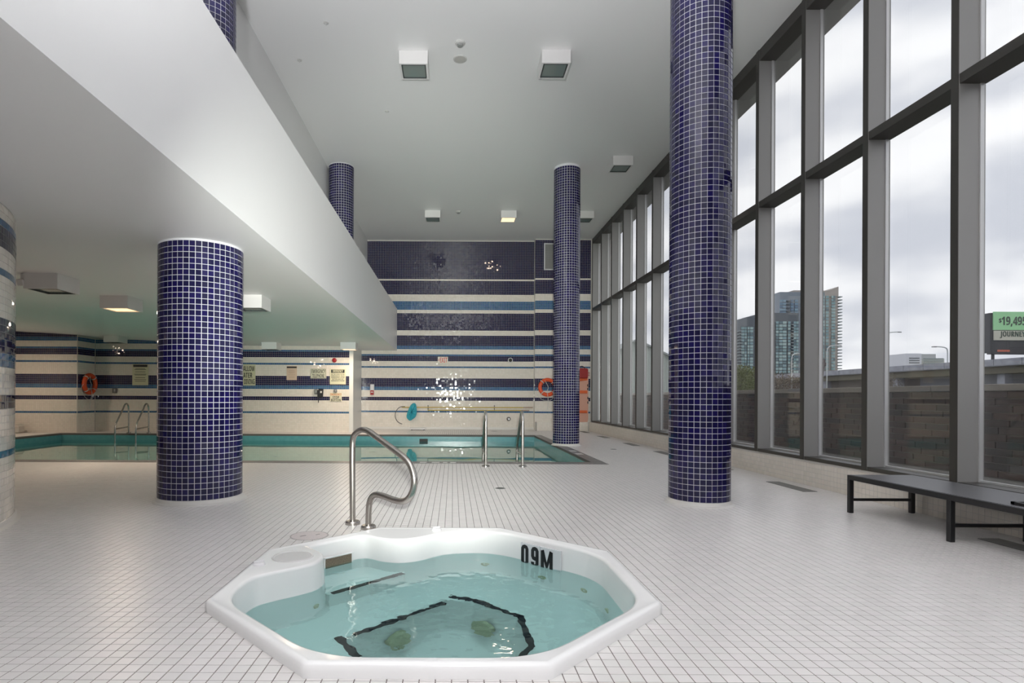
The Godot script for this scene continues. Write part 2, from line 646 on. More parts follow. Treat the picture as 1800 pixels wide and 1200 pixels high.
func _floor() -> void:
	var b := MB.new()
	var y0 := -0.0015
	var X0 := -13.7
	var rects := [[X0, -9.2, CURB_X, 2.22], [X0, 2.22, SPA_X - SPA_R, 4.55], [SPA_X + SPA_R, 2.22, CURB_X, 4.55], [X0, 4.55, CURB_X, POOL_D0 - 0.3],
		[X0, POOL_D0 - 0.3, POOL_X0 - 0.23, POOL_D1 + 0.23], [POOL_X1 + 0.23, POOL_D0 - 0.3, CURB_X, POOL_D1 + 0.23], [X0, POOL_D1 + 0.23, CURB_X, D_MAIN + 0.2]]
	for r in rects:
		b.box(P(r[0], y0, r[1]), P(r[2], -0.12, r[3]))
	var k := SPA_R * 0.41421
	for sx in [-1.0, 1.0]:
		for sd in [-1.0, 1.0]:
			var c := Vector2(SPA_X + sx * SPA_R, -(SPA_D + sd * SPA_R))
			var e := Vector2(SPA_X + sx * SPA_R, -(SPA_D + sd * k))
			var f := Vector2(SPA_X + sx * k, -(SPA_D + sd * SPA_R))
			b.prism(PackedVector2Array([Vector2(c.x, -c.y), Vector2(e.x, -e.y), Vector2(f.x, -f.y)]), Transform3D(Basis(Vector3.RIGHT, Vector3(0, 0, -1), Vector3.UP), Vector3(0, -0.12, 0)), 0.12 + y0)
	var fl := structure("floor", b, tri_tex(mat("floor_grout", Color(1, 1, 1), 0.85), noise_tex(0.02, Color(0.42, 0.39, 0.38), Color(0.56, 0.53, 0.51), 3), 0.8))
	var xf := []
	var kinds := []
	var cols := [[2.6, 6.0, 0.31], [2.63, 13.2, 0.31], [-2.7, 6.1, 0.43], [-5.6, 4.0, 2.0]]
	var basis := Basis(Vector3.RIGHT, Vector3(0, 0, -1), Vector3.UP)
	for i in range(-216, 72):
		var x := (i + 0.5) * FLOOR_PITCH
		if x > CURB_X + 0.03:
			continue
		for j in range(-20, 307):
			var d := (j + 0.5) * FLOOR_PITCH
			if d > D_MAIN + 0.02 or (x < -3.12 and d > D_LEFT) or (x < -11.12 and d > D_FAR_LEFT) or (x > 2.8 and d > 18.85):
				continue
			if x < -6.5 and d < 5.0 or absf(x) > d * 1.2 + 2.5:
				continue
			if x > POOL_X0 - 0.2 and x < POOL_X1 + 0.2 and d > POOL_D0 - 0.27 and d < POOL_D1 + 0.2:
				continue
			if in_spa(x, d, -0.034):
				continue
			var hit := false
			for c in cols:
				if Vector2(x - c[0], d - c[1]).length() < c[2]:
					hit = true
			if hit:
				continue
			xf.append(Transform3D(tilt(basis, 0.004), P(x, -0.006, d)))
			kinds.append("f")
	lay(fl, "tile", floor_tile_mesh, xf, kinds, 300)

func _windows() -> void:
	var frame := mat("grey_painted_aluminium", Color(0.32, 0.315, 0.305), 0.42, 0.2)
	var dark_strip := mat("dark_inner_strip", Color(0.045, 0.042, 0.038), 0.4)  # one dark tone for the inner strips, transoms and rails
	var stop := mat("bright_glazing_bead", Color(0.62, 0.62, 0.62), 0.35, 0.5)
	var glass := mat("window_glass", Color(1, 1, 1, 0.02), 0.0)
	glass.albedo_color.a = 0.02
	glass.metallic_specular = 0.4
	glass.transparency = BaseMaterial3D.TRANSPARENCY_ALPHA
	var win := Node3D.new()
	win.name = "window_1"
	add_child(win)
	win.set_meta("kind", "structure")
	var step := 1.146
	var ds := []
	for k in range(-12, 13):
		ds.append(5.24 + k * step)
	var X := WIN_X
	var deep := 0.21
	var sill := CURB_H + 0.05
	var head := CEIL - 0.17
	var tr0 := 4.01
	var tr1 := 4.10
	for i in ds.size():
		var d: float = ds[i]
		var b := MB.new()
		b.obox(Transform3D(Basis.IDENTITY, P(X + deep / 2, (CURB_H + CEIL) / 2, d + 0.04)), Vector3(deep, CEIL - CURB_H, 0.08), 0.003)
		put("mullion", b, frame, win)
		b = MB.new()
		b.box(P(X - 0.006, CURB_H + 0.006, d + 0.001), P(X + 0.001, CEIL, d + 0.079))
		put("inner_strip", b, dark_strip, win)
		b = MB.new()
		b.box(P(X + deep, CURB_H, d + 0.015), P(X + deep + 0.05, CEIL, d + 0.065))
		put("outer_cap", b, frame, win)
		if i == ds.size() - 1:
			break
		var e: float = ds[i + 1]
		for lv in [[sill, tr0], [tr1, head]]:
			b = MB.new()
			var g0: float = d + 0.08
			var g1: float = e
			var xg := X + deep + 0.015
			b.box(P(xg, lv[0], g0 - 0.015), P(xg + 0.012, lv[1], g1 + 0.015))
			put("pane", b, glass, win)
			b = MB.new()
			b.box(P(xg - 0.035, lv[0], g1 - 0.012), P(xg, lv[1], g1))
			b.box(P(xg - 0.035, lv[0], g0), P(xg, lv[1], g0 + 0.012))
			b.box(P(xg - 0.03, lv[0], g0 + 0.012), P(xg, lv[0] + 0.02, g1 - 0.012))
			put("glazing_bead", b, stop, win)
		b = MB.new()
		b.box(P(X + 0.004, tr0, d + 0.08), P(X + deep + 0.04, tr1, e))
		put("transom", b, dark_strip, win)
		b = MB.new()
		b.box(P(X + 0.004, CURB_H, d + 0.08), P(X + deep + 0.04, sill, e))
		put("sill_rail", b, dark_strip, win)
		b = MB.new()
		b.box(P(X + 0.004, head, d + 0.08), P(X + deep + 0.04, CEIL, e))
		put("head_rail", b, dark_strip, win)
	# curb under the glass
	var b2 := MB.new()
	b2.box(P(CURB_X, -0.12, -9.2), P(5.1, CURB_H, D_PIER - 0.2))
	b2.box(P(2.78, -0.12, D_PIER - 0.2), P(5.1, CURB_H, D_PIER))
	var curb := structure("wall_curb", b2, mat("wall_grout", Color(), 0.7))
	var xf := []
	var kinds := []
	var basis := Basis(Vector3(0, 0, 1), Vector3.UP, Vector3(-1, 0, 0))
	for j in 5:
		for i in int((D_PIER - 0.2 - 1.0) / PITCH):
			xf.append(Transform3D(tilt(basis, 0.006), P(CURB_X + 0.0045, (j + 0.5) * PITCH, 1.0 + (i + 0.5) * PITCH)))
			kinds.append("c")
	lay(curb, "tile", wall_tile_mesh, xf, kinds, 200)
	xf = []
	kinds = []
	for j in 5:
		for i in 29:
			xf.append(Transform3D(tilt(Basis.IDENTITY, 0.006), P(2.8 + (i + 0.5) * PITCH, (j + 0.5) * PITCH, D_PIER - 0.2 + 0.0045)))
			kinds.append("c")
	lay(curb, "tile", wall_tile_mesh, xf, kinds, 0)
	b2 = MB.new()
	b2.box(P(CURB_X - 0.004, CURB_H, -9.2), P(WIN_X + 0.004, CURB_H + 0.006, D_PIER - 0.2))
	b2.box(P(2.776, CURB_H, D_PIER - 0.204), P(WIN_X, CURB_H + 0.006, D_PIER))
	structure("trim_3", b2, mat("cream_ledge_tile", Color(0.74, 0.69, 0.62), 0.2))
	b2 = MB.new()
	b2.box(P(WIN_X + 0.1, CEIL - 0.02, -9.2), P(5.4, CEIL + 0.6, 19.8))
	structure("trim_4", b2, frame)

func _columns() -> void:
	column("mosaic_column", "tall navy mosaic column from floor to high ceiling, beside the black lounger", 2.6, 6.0, 0.302, 0.0, CEIL, 300, true)
	column("mosaic_column", "thick navy mosaic column under the low white ceiling", -2.7, 6.1, 0.42, 0.0, SOFFIT, 300, true)
	column("mosaic_column", "tall navy mosaic column standing by the corner of the pool", 2.63, 13.2, 0.3, 0.0, CEIL, 0, true)
	column("mosaic_column", "upper navy mosaic column behind the white bulkhead, over the thick column", -2.66, 6.05, 0.315, BULK_TOP, CEIL, 80, false)
	column("mosaic_column", "upper navy mosaic column behind the white bulkhead, over the pool", -2.61, 13.2, 0.285, BULK_TOP, CEIL, 0, false)

func _pool() -> void:
	# shell
	var teal := tri_tex(mat("pool_wall_paint", Color(1, 1, 1), 0.25), noise_tex(0.03, Color(0.36, 0.60, 0.63), Color(0.40, 0.64, 0.66), 9), 0.4)
	var b := MB.new()
	var t := 0.25
	var dp := -1.35
	b.box(P(POOL_X0 - t, dp, POOL_D0 - t), P(POOL_X0, -0.04, POOL_D1 + t))
	b.box(P(POOL_X1, dp, POOL_D0 - t), P(POOL_X1 + t, -0.04, POOL_D1 + t))
	b.box(P(POOL_X0, dp, POOL_D0 - t), P(POOL_X1, -0.04, POOL_D0))
	b.box(P(POOL_X0, dp, POOL_D1), P(POOL_X1, -0.04, POOL_D1 + t))
	var fb := MB.new()
	fb.box(P(POOL_X0 - t, dp - 0.2, POOL_D0 - t), P(POOL_X1 + t, dp, POOL_D1 + t))
	var shell := thing("swimming_pool", "rectangular indoor swimming pool with teal walls and grey tiled coping", "pool")
	put("basin", b, teal, shell)
	put("basin_floor", fb, mat("pool_floor_plaster", Color(0.50, 0.80, 0.77), 0.6), shell)
	# coping: grey base and small grey tiles
	b = MB.new()
	var o0 := POOL_X0 - 0.23
	var o1 := POOL_X1 + 0.23
	var n0 := POOL_D0 - 0.30
	var n1 := POOL_D1 + 0.23
	b.box(P(o0, -0.04, n0), P(o1, 0.0022, POOL_D0))
	b.box(P(o0, -0.04, POOL_D1), P(o1, 0.0022, n1))
	b.box(P(o0, -0.04, POOL_D0), P(POOL_X0, 0.0022, POOL_D1))
	b.box(P(POOL_X1, -0.04, POOL_D0), P(o1, 0.0022, POOL_D1))
	put("coping", b, mat("coping_grout", Color(0.12, 0.115, 0.11), 0.8), shell)
	var xf := []
	var kinds := []
	var basis := Basis(Vector3.RIGHT, Vector3(0, 0, -1), Vector3.UP)
	var piece := make_tile(0.046, 0.004, 0.0008)
	for i in int((o1 - o0) / 0.049):
		var x := o0 + (i + 0.5) * 0.049
		for j in 6:
			xf.append(Transform3D(tilt(basis, 0.004), P(x, 0.0005, n0 + (j + 0.5) * 0.049)))
			kinds.append("g")
	for i in int((n1 - POOL_D0) / 0.049):
		for j in 4:
			xf.append(Transform3D(tilt(basis, 0.004), P(POOL_X1 + 0.018 + (j + 0.5) * 0.049, 0.0005, POOL_D0 + 0.02 + (i + 0.5) * 0.049)))
			kinds.append("g")
	lay(shell, "coping_tile", piece, xf, kinds, 0)
	# white marks let into the coping
	var white := mat("white_mark_tile", Color(0.75, 0.75, 0.73), 0.3)
	for m in [[738.0, 750.0], [759.0, 773.0], [779.0, 787.0], [792.0, 802.0]]:
		b = MB.new()
		var x0: float = (m[0] - VX) / F * 9.5
		var x1: float = (m[1] - VX) / F * 9.5
		b.box(P(x0, -0.002, 9.5), P(x1, 0.0055, 9.62))
		put("coping_mark", b, white, shell)
	for m in [11.0, 11.6]:
		b = MB.new()
		b.box(P(POOL_X1 + 0.05, -0.002, m), P(POOL_X1 + 0.18, 0.0055, m + 0.25))
		put("coping_mark", b, white, shell)
	# skimmer mouth in the far wall
	b = MB.new()
	b.box(P(-0.96, -0.235, POOL_D1 - 0.004), P(-0.72, -0.105, POOL_D1 + 0.01))
	put("skimmer_mouth", b, mat("skimmer_dark", Color(0.03, 0.035, 0.035), 0.6), shell)
	# water
	b = MB.new()
	var nz := FastNoiseLite.new()
	nz.seed = 3
	nz.frequency = 0.35
	nz.fractal_octaves = 2
	var rows := []
	for j in 91:
		var d := POOL_D1 - (POOL_D1 - POOL_D0) * j / 90.0
		var row := PackedVector3Array()
		for i in 161:
			var x := POOL_X0 + (POOL_X1 - POOL_X0) * i / 160.0
			row.append(P(clampf(x, POOL_X0 + 0.003, POOL_X1 - 0.003), POOL_WATER + nz.get_noise_2d(x * 2.0, d * 2.0) * 0.0012, d))
		rows.append(row)
	rows.reverse()
	b.rings(rows, false)
	var wm := mat("pool_water", Color(0.50, 0.90, 0.85), 0.0)
	wm.albedo_color.a = 0.0
	wm.refraction_enabled = true
	wm.refraction_scale = 0.033
	wm.transparency = BaseMaterial3D.TRANSPARENCY_ALPHA
	tag(put("pool_water", b, wm), "still green water filling the swimming pool", "water", "", "stuff")
	# ladders
	var steel := mat("brushed_steel", Color(0.50, 0.485, 0.46), 0.24, 1.0)
	for l in [[0.529, 1.115, 9.05, 1.0, "steel pool ladder at the near edge, by the corner column"], [-9.54, -8.95, 16.75, -1.0, "steel pool ladder at the far edge, in front of the rules sign"]]:
		var lad := thing("pool_ladder", l[4], "ladder", P((l[0] + l[1]) / 2, 0, l[2]), "pool ladders")
		var c := lad.position
		for x in [l[0], l[1]]:
			var prof := [Vector2(0, 0), Vector2(0, 0.3), Vector2(0, 0.66), Vector2(0.01, 0.76), Vector2(0.045, 0.835), Vector2(0.105, 0.875), Vector2(0.17, 0.865), Vector2(0.225, 0.815), Vector2(0.28, 0.73), Vector2(0.60, 0.36), Vector2(0.66, 0.27), Vector2(0.68, 0.18), Vector2(0.68, 0.0), Vector2(0.68, -0.95)]
			if l[3] > 0:
				prof[9] = Vector2(0.70, 0.36); prof[10] = Vector2(0.77, 0.27); prof[11] = Vector2(0.79, 0.18); prof[12] = Vector2(0.79, 0.0); prof[13] = Vector2(0.79, -0.95)
			var path := PackedVector3Array()
			for q in prof:
				path.append(P(x, q.y, l[2] + l[3] * q.x) - c)
			b = MB.new()
			b.tube(smooth_path(path, 4), 0.0225)
			put("rail", b, steel, lad)
			b = MB.new()
			b.tube(PackedVector3Array([P(x, 0.19, l[2]) - c, P(x, 0.16, l[2] + l[3] * prof[12].x) - c]), 0.019)
			put("brace", b, steel, lad)
			b = MB.new()
			b.lathe(PackedVector2Array([Vector2(0.065, 0.0), Vector2(0.064, 0.012), Vector2(0.05, 0.024), Vector2(0.022, 0.026)]), 24, Transform3D(Basis.IDENTITY, P(x, 0.002, l[2]) - c))
			put("foot_flange", b, steel, lad)
		for k in 3:
			b = MB.new()
			var dd: float = l[2] + l[3] * (0.79 if l[3] > 0 else 0.68)
			b.obox(Transform3D(Basis.IDENTITY, P((l[0] + l[1]) / 2, -0.35 - 0.27 * k, dd) - c), Vector3(l[1] - l[0], 0.025, 0.08), 0.004)
			put("tread", b, steel, lad)

func smooth_path(p: PackedVector3Array, times: int) -> PackedVector3Array:
	for t in times:
		var q := PackedVector3Array([p[0]])
		for i in p.size() - 1:
			var a := p[i]
			var b := p[i + 1]
			if a.distance_to(b) < 0.012:
				if i > 0:
					q.append(a.lerp(b, 0.5))
				continue
			q.append(a.lerp(b, 0.25))
			q.append(a.lerp(b, 0.75))
		q.append(p[p.size() - 1])
		p = q
	return p

func _spa() -> void:
	var spa := thing("hot_tub", "white octagonal hot tub sunk in the tiled floor", "hot tub")
	var white := mat("white_acrylic", Color(0.92, 0.915, 0.905), 0.16)
	# inner outline of the rim, then rounded
	var pts := PackedVector2Array([Vector2(-0.541, 2.305), Vector2(0.353, 2.305), Vector2(0.986, 2.938), Vector2(0.986, 3.832), Vector2(0.353, 4.465), Vector2(0.05, 4.465), Vector2(-0.1, 4.40), Vector2(-0.24, 4.245), Vector2(-0.38, 4.18), Vector2(-0.53, 4.22), Vector2(-0.66, 4.335), Vector2(-0.78, 4.226),
		Vector2(-1.03, 3.976), Vector2(-0.92, 3.88), Vector2(-0.84, 3.78), Vector2(-0.85, 3.60), Vector2(-0.951, 3.49), Vector2(-1.087, 3.38), Vector2(-1.17, 3.29), Vector2(-1.174, 2.938)])
	for t in 3:
		var q := PackedVector2Array()
		for i in pts.size():
			var a := pts[i]
			var b2 := pts[(i + 1) % pts.size()]
			var l := a.distance_to(b2)
			var cut := minf(0.25, 0.11 / l) if t == 0 else 0.25 if l < 0.2 else 0.05 / l
			q.append(a.lerp(b2, cut))
			q.append(a.lerp(b2, 1.0 - cut))
		pts = q
	var foot := PackedVector2Array([Vector2(-0.05, 3.87), Vector2(0.15, 3.83), Vector2(0.41, 3.586), Vector2(0.43, 3.2), Vector2(0.34, 3.06), Vector2(0.14, 2.84), Vector2(-0.30, 2.84), Vector2(-0.5, 3.09), Vector2(-0.63, 3.285), Vector2(-0.56, 3.345)])
	var centre := Vector2(SPA_X, SPA_D)
	var fc := Vector2(-0.1, 3.33)
	var N := 256
	var R := []
	var levels := []
	for i in 14:
		levels.append(PackedVector3Array())
	var inner := PackedVector2Array()
	for i in N:
		var a := TAU * i / N
		var dir := Vector2(cos(a), sin(a))
		var ri := ray_poly(pts, centre, dir)
		var m := fmod(a + TAU / 16.0, TAU / 8.0) - TAU / 16.0
		var ro := SPA_R / cos(m)
		var rf := ray_poly(foot, fc, dir)
		inner.append(centre + dir * ri)
		var prof := [[ro, 0.0], [ro + 0.002, 0.03], [ro, 0.05], [ro - 0.012, 0.061], [ro - 0.03, 0.062], [maxf(ro - 0.045, ri + 0.02), 0.056], [ri + 0.022, 0.054], [ri + 0.007, 0.048], [ri, 0.034], [ri - 0.006, -0.05], [ri - 0.03, -0.50], [ri - 0.06, -0.545]]
		for k in prof.size():
			var q2: Vector2 = centre + dir * prof[k][0]
			levels[k].append(P(q2.x, prof[k][1], q2.y))
		var q3 := fc + dir * (rf + 0.012)
		levels[12].append(P(q3.x, -0.55, q3.y))
		q3 = fc + dir * rf
		levels[13].append(P(q3.x, -0.562, q3.y))
	var b := MB.new()
	b.rings([levels[0], levels[1], levels[2], levels[3], levels[4], levels[5], levels[6], levels[7], levels[8], levels[9]])
	put("rim", b, white, spa)
	b = MB.new()
	b.rings([levels[9], levels[10], levels[11]])
	put("side_wall", b, white, spa)
	b = MB.new()
	b.rings([levels[11], levels[12], levels[13]])
	put("seat", b, white, spa)
	var low := PackedVector3Array()
	var low2 := PackedVector3Array()
	var mid := PackedVector3Array()
	for p in levels[13]:
		var q := Vector3(fc.x, 0, -fc.y)
		var o := Vector3(p.x, 0, p.z) - q
		low.append(q + o * 0.94 + Vector3.DOWN * 0.96)
		low2.append(q + o * 0.88 + Vector3.DOWN * 1.0)
		mid.append(q + o * 0.001 + Vector3.DOWN * 1.0)
	b = MB.new()
	b.rings([levels[13], low, low2, mid])
	put("foot_well", b, white, spa)
	# entry step under the handrail
	b = MB.new()
	b.prism(PackedVector2Array([Vector2(-0.80, 3.706), Vector2(-0.35, 4.156), Vector2(-0.35, 4.3), Vector2(-0.62, 4.36), Vector2(-1.0, 3.98), Vector2(-0.9, 3.75)]), Transform3D(Basis(Vector3.RIGHT, Vector3(0, 0, -1), Vector3.UP), Vector3(0, -0.55, 0)), 0.23)
	put("entry_step", b, white, spa)
	# black non-slip strips
	var black := mat("black_grip_strip", Color(0.012, 0.014, 0.018), 0.6)
	for s in [[[-0.775, 3.736], [-0.366, 4.136], -0.317], [[-0.066, 3.80], [-0.557, 3.335], -0.546], [[-0.0, 3.915], [0.148, 3.85], -0.546], [[0.148, 3.85], [0.43, 3.59], -0.546], [[0.43, 3.59], [0.45, 3.2], -0.546], [[0.45, 3.2], [0.36, 3.04], -0.546], [[-0.65, 3.285], [-0.51, 3.07], -0.546]]:
		b = MB.new()
		var p := P(s[0][0], s[2], s[0][1])
		var q := P(s[1][0], s[2], s[1][1])
		var ax := (q - p).normalized()
		b.obox(Transform3D(Basis(ax, Vector3.UP, ax.cross(Vector3.UP)), (p + q) / 2), Vector3(p.distance_to(q) + 0.03, 0.006, 0.045))
		put("grip_strip", b, black, spa)
	# drain covers and jets, yellowed
	var olive := tri_tex(mat("stained_drain", Color(1, 1, 1), 0.6), noise_tex(0.06, Color(0.66, 0.67, 0.54), Color(0.84, 0.83, 0.72), 4), 3.0)
	for s in [[0.2, -0.82, 3.69, -0.75], [-0.32, -0.80, 3.51, 0.78], [-0.067, -0.99, 3.36, 9.0]]:
		b = MB.new()
		var up := Vector3.UP if s[3] > 5.0 else Vector3(sin(s[3]), 0.12, cos(s[3])).normalized()
		var side := up.cross(Vector3(0.3, 0.1, 1.0)).normalized() if s[3] > 5.0 else up.cross(Vector3.UP).normalized()
		b.lathe(PackedVector2Array([Vector2(0.085, -0.03), Vector2(0.085, 0.008), Vector2(0.075, 0.02), Vector2(0.03, 0.028), Vector2(0.001, 0.028)]), 24, Transform3D(Basis(side, up, side.cross(up)), P(s[0], s[1], s[2])))
		put("drain_cover", b, olive, spa)
	for a in [0.12, 0.45, 0.785, 1.25, 2.9, 3.6, 4.4, 5.2]:
		var dir := Vector2(cos(a), sin(a))
		var r := ray_poly(pts, centre, dir) - 0.022
		b = MB.new()
		var z := Vector3(-dir.x, 0, dir.y)
		b.lathe(PackedVector2Array([Vector2(0.035, 0), Vector2(0.032, 0.008), Vector2(0.016, 0.01), Vector2(0.012, 0.002), Vector2(0.001, 0.002)]), 18, Transform3D(Basis(z.cross(Vector3.UP), z, Vector3.UP).orthonormalized(), P(centre.x + dir.x * r, -0.38, centre.y + dir.y * r)))
		put("jet", b, olive, spa)
	# skimmer mouth in the back left wall
	b = MB.new()
	var ax2 := (P(-0.742, 0, 4.264) - P(-0.903, 0, 4.103)).normalized()
	var nn := Vector3(0.7071, 0, 0.7071)
	var tb := Basis(ax2, Vector3.UP, ax2.cross(Vector3.UP))
	var cc := P(-0.845, -0.1, 4.161)
	for q in [[Vector3(0, 0.045, 0), Vector3(0.25, 0.012, 0.012)], [Vector3(0, -0.06, 0), Vector3(0.25, 0.012, 0.012)], [Vector3(-0.119, 0, 0), Vector3(0.012, 0.1, 0.012)], [Vector3(0.119, 0, 0), Vector3(0.012, 0.1, 0.012)]]:
		b.obox(Transform3D(tb, cc + tb * q[0] + nn * 0.026), q[1], 0.002)
	put("skimmer_frame", b, white, spa)
	b = MB.new()
	b.obox(Transform3D(tb, cc + nn * 0.024 + Vector3.DOWN * 0.008), Vector3(0.228, 0.095, 0.006))
	put("skimmer_mouth", b, tri_tex(mat("skimmer_stain", Color(1, 1, 1), 0.5), noise_tex(0.05, Color(0.30, 0.24, 0.18), Color(0.72, 0.66, 0.58), 7), 6.0), spa)
	# round filter lid and two dials on the rim
	b = MB.new()
	b.lathe(PackedVector2Array([Vector2(0.132, 0), Vector2(0.13, 0.008), Vector2(0.118, 0.010), Vector2(0.114, 0.006), Vector2(0.06, 0.009), Vector2(0.001, 0.011)]), 40, Transform3D(Basis.IDENTITY, P(-1.04, 0.053, 3.71)))
	put("filter_lid", b, mat("lid_plastic", Color(0.70, 0.69, 0.68), 0.3), spa)
	for q in [[-1.2, 3.53], [-0.125, 4.475]]:
		b = MB.new()
		b.lathe(PackedVector2Array([Vector2(0.04, 0), Vector2(0.038, 0.012), Vector2(0.03, 0.018), Vector2(0.001, 0.019)]), 24, Transform3D(Basis.IDENTITY, P(q[0], 0.053, q[1])))
		var dial := put("air_dial", b, mat("dial_plastic", Color(0.78, 0.77, 0.78), 0.25), spa)
		b = MB.new()
		b.obox(Transform3D(Basis(Vector3.UP, 0.6), P(q[0], 0.053 + 0.024, q[1])), Vector3(0.062, 0.014, 0.014), 0.003)
		put("grip", b, mat("dial_plastic", Color(), 0.25), dial)
	# depth tiles
	var mk := P(0.532, 0, 4.286)
	var mk2 := P(0.786, 0, 4.032)
	var mx := (mk2 - mk).normalized()
	var mn := Vector3(-0.7071, 0, 0.7071)
	var mb := Basis(mx, Vector3.UP, mn)
	for i in 2:
		b = MB.new()
		var at := mk + mx * (0.09 + 0.18 * i) + Vector3.UP * -0.07 + mn * 0.022
		b.obox(Transform3D(mb, at), Vector3(0.176, 0.176, 0.012), 0.0015)
		var tl := put("depth_tile", b, mat("depth_tile_white", Color(0.76, 0.76, 0.78), 0.2), spa)
		var black_ink := mat("black_print", Color(0.012, 0.012, 0.014), 0.5)
		var glyphs := []
		if i == 0:
			glyphs = [[-0.048, [[-0.019, -0.036], [-0.019, 0.036], [-0.012, 0.046], [0.0, 0.049], [0.012, 0.046], [0.019, 0.036], [0.019, -0.036], [0.012, -0.046], [0.0, -0.049], [-0.012, -0.046], [-0.019, -0.036]]],
				[0.044, [[0.019, 0.005], [0.012, -0.004], [0.0, -0.007], [-0.012, -0.004], [-0.019, 0.006], [-0.019, 0.036], [-0.012, 0.046], [0.0, 0.049], [0.012, 0.046], [0.019, 0.036], [0.019, -0.034], [0.012, -0.045], [0.0, -0.049], [-0.012, -0.046], [-0.019, -0.036], [-0.019, -0.026]]]]
		else:
			glyphs = [[-0.03, [[-0.036, -0.058], [-0.036, 0.05]]], [-0.03, [[0.036, -0.058], [0.036, 0.05]]], [-0.03, [[-0.036, 0.052], [0.0, -0.035], [0.036, 0.052]]]]
		b = MB.new()
		for g in glyphs:
			var line := PackedVector2Array()
			for q in g[1]:
				line.append(Vector2(q[0] * 1.06 + g[0], q[1] * 1.32 - 0.002))
			stroke(b, line, 0.0265, Transform3D(mb, at + mn * 0.0055), 0.003)
		put("numeral", b, black_ink, tl)
	# water
	var nz := FastNoiseLite.new()
	nz.seed = 8
	nz.frequency = 1.0
	nz.fractal_octaves = 3
	var wr := []
	for j in 110:
		var row := PackedVector3Array()
		for i in N:
			var p := centre.lerp(inner[i] - (inner[i] - centre).normalized() * 0.008, maxf(0.002, 1.0 - j / 109.0))
			var h := nz.get_noise_2d(p.x * 9.0, p.y * 9.0) * 0.0013
			row.append(P(p.x, SPA_WATER + h * minf(1.0, j / 8.0), p.y))
		wr.append(row)
	b = MB.new()
	b.rings(wr)
	var wm := mat("spa_water", Color(0.58, 1.0, 0.975), 0.0)
	wm.albedo_color.a = 0.0
	wm.refraction_enabled = true
	wm.refraction_scale = 0.033
	wm.transparency = BaseMaterial3D.TRANSPARENCY_ALPHA
	tag(put("spa_water", b, wm), "rippled aqua water in the white hot tub", "water", "", "stuff")
	# handrail
	var rail := thing("handrail", "bent steel handrail standing at the hot tub steps", "handrail", P(-0.86, 0, 4.915))
	var steel := mat("brushed_steel_rail", Color(0.46, 0.43, 0.40), 0.27, 1.0)
	var dx := Vector3(0.697, 0, 0.717)
	var path := PackedVector3Array()
	for q in [[0.0, 0.0], [-0.005, 0.3], [-0.012, 0.66], [0.0, 0.76], [0.07, 0.805], [0.14, 0.825], [0.22, 0.815], [0.29, 0.79], [0.60, 0.67], [0.74, 0.61], [0.80, 0.54], [0.825, 0.45], [0.79, 0.35], [0.71, 0.29], [0.60, 0.28], [0.42, 0.30], [0.31, 0.30], [0.245, 0.24], [0.23, 0.14], [0.23, 0.0]]:
		path.append(dx * q[0] + Vector3.UP * q[1])
	b = MB.new()
	b.tube(smooth_path(path, 3), 0.0255, 20)
	put("rail", b, steel, rail)
	for q in [0.0, 0.23]:
		b = MB.new()
		b.lathe(PackedVector2Array([Vector2(0.065, 0), Vector2(0.064, 0.018), Vector2(0.055, 0.03), Vector2(0.025, 0.032)]), 28, Transform3D(Basis.IDENTITY, dx * q + Vector3.UP * 0.001))
		put("foot_flange", b, steel, rail)

func stroke(b: MB, p: PackedVector2Array, w: float, at: Transform3D, depth: float) -> void:
	var n := p.size()
	var closed := p[0].distance_to(p[n - 1]) < 1e-4
	var l := PackedVector2Array()
	var r := PackedVector2Array()
	for i in n:
		var d0 := (p[i] - p[i - 1]).normalized() if i > 0 else ((p[n - 1] - p[n - 2]).normalized() if closed else (p[1] - p[0]).normalized())
		var d1 := (p[i + 1] - p[i]).normalized() if i < n - 1 else ((p[1] - p[0]).normalized() if closed else d0)
		var m := (d0 + d1).normalized()
		var side := Vector2(-m.y, m.x) * (w / 2) / maxf(0.45, m.dot(d1))
		l.append(p[i] + side)
		r.append(p[i] - side)
	for i in n - 1:
		b.prism(PackedVector2Array([r[i], r[i + 1], l[i + 1], l[i]]), at, depth)

func ray_poly(poly: PackedVector2Array, o: Vector2, dir: Vector2) -> float:
	var best := 0.0
	for i in poly.size():
		var a := poly[i] - o
		var e := poly[(i + 1) % poly.size()] - poly[i]
		var den := dir.cross(e)
		if absf(den) < 1e-9:
			continue
		var t := a.cross(e) / den
		var s := a.cross(dir) / den
		if t > 0 and s >= -1e-6 and s <= 1.000001 and (best == 0.0 or t < best):
			best = t
	return best

func text_mesh(words: String, height: float, depth: float, bold := true) -> TextMesh:
	var f := SystemFont.new()
	f.font_names = PackedStringArray(["Droid Sans"])
	if bold:
		f.font_weight = 700
	var t := TextMesh.new()
	t.font = f
	t.text = words
	t.font_size = 64
	t.pixel_size = height / 46.0
	t.depth = depth
	t.curve_step = 2.0
	return t

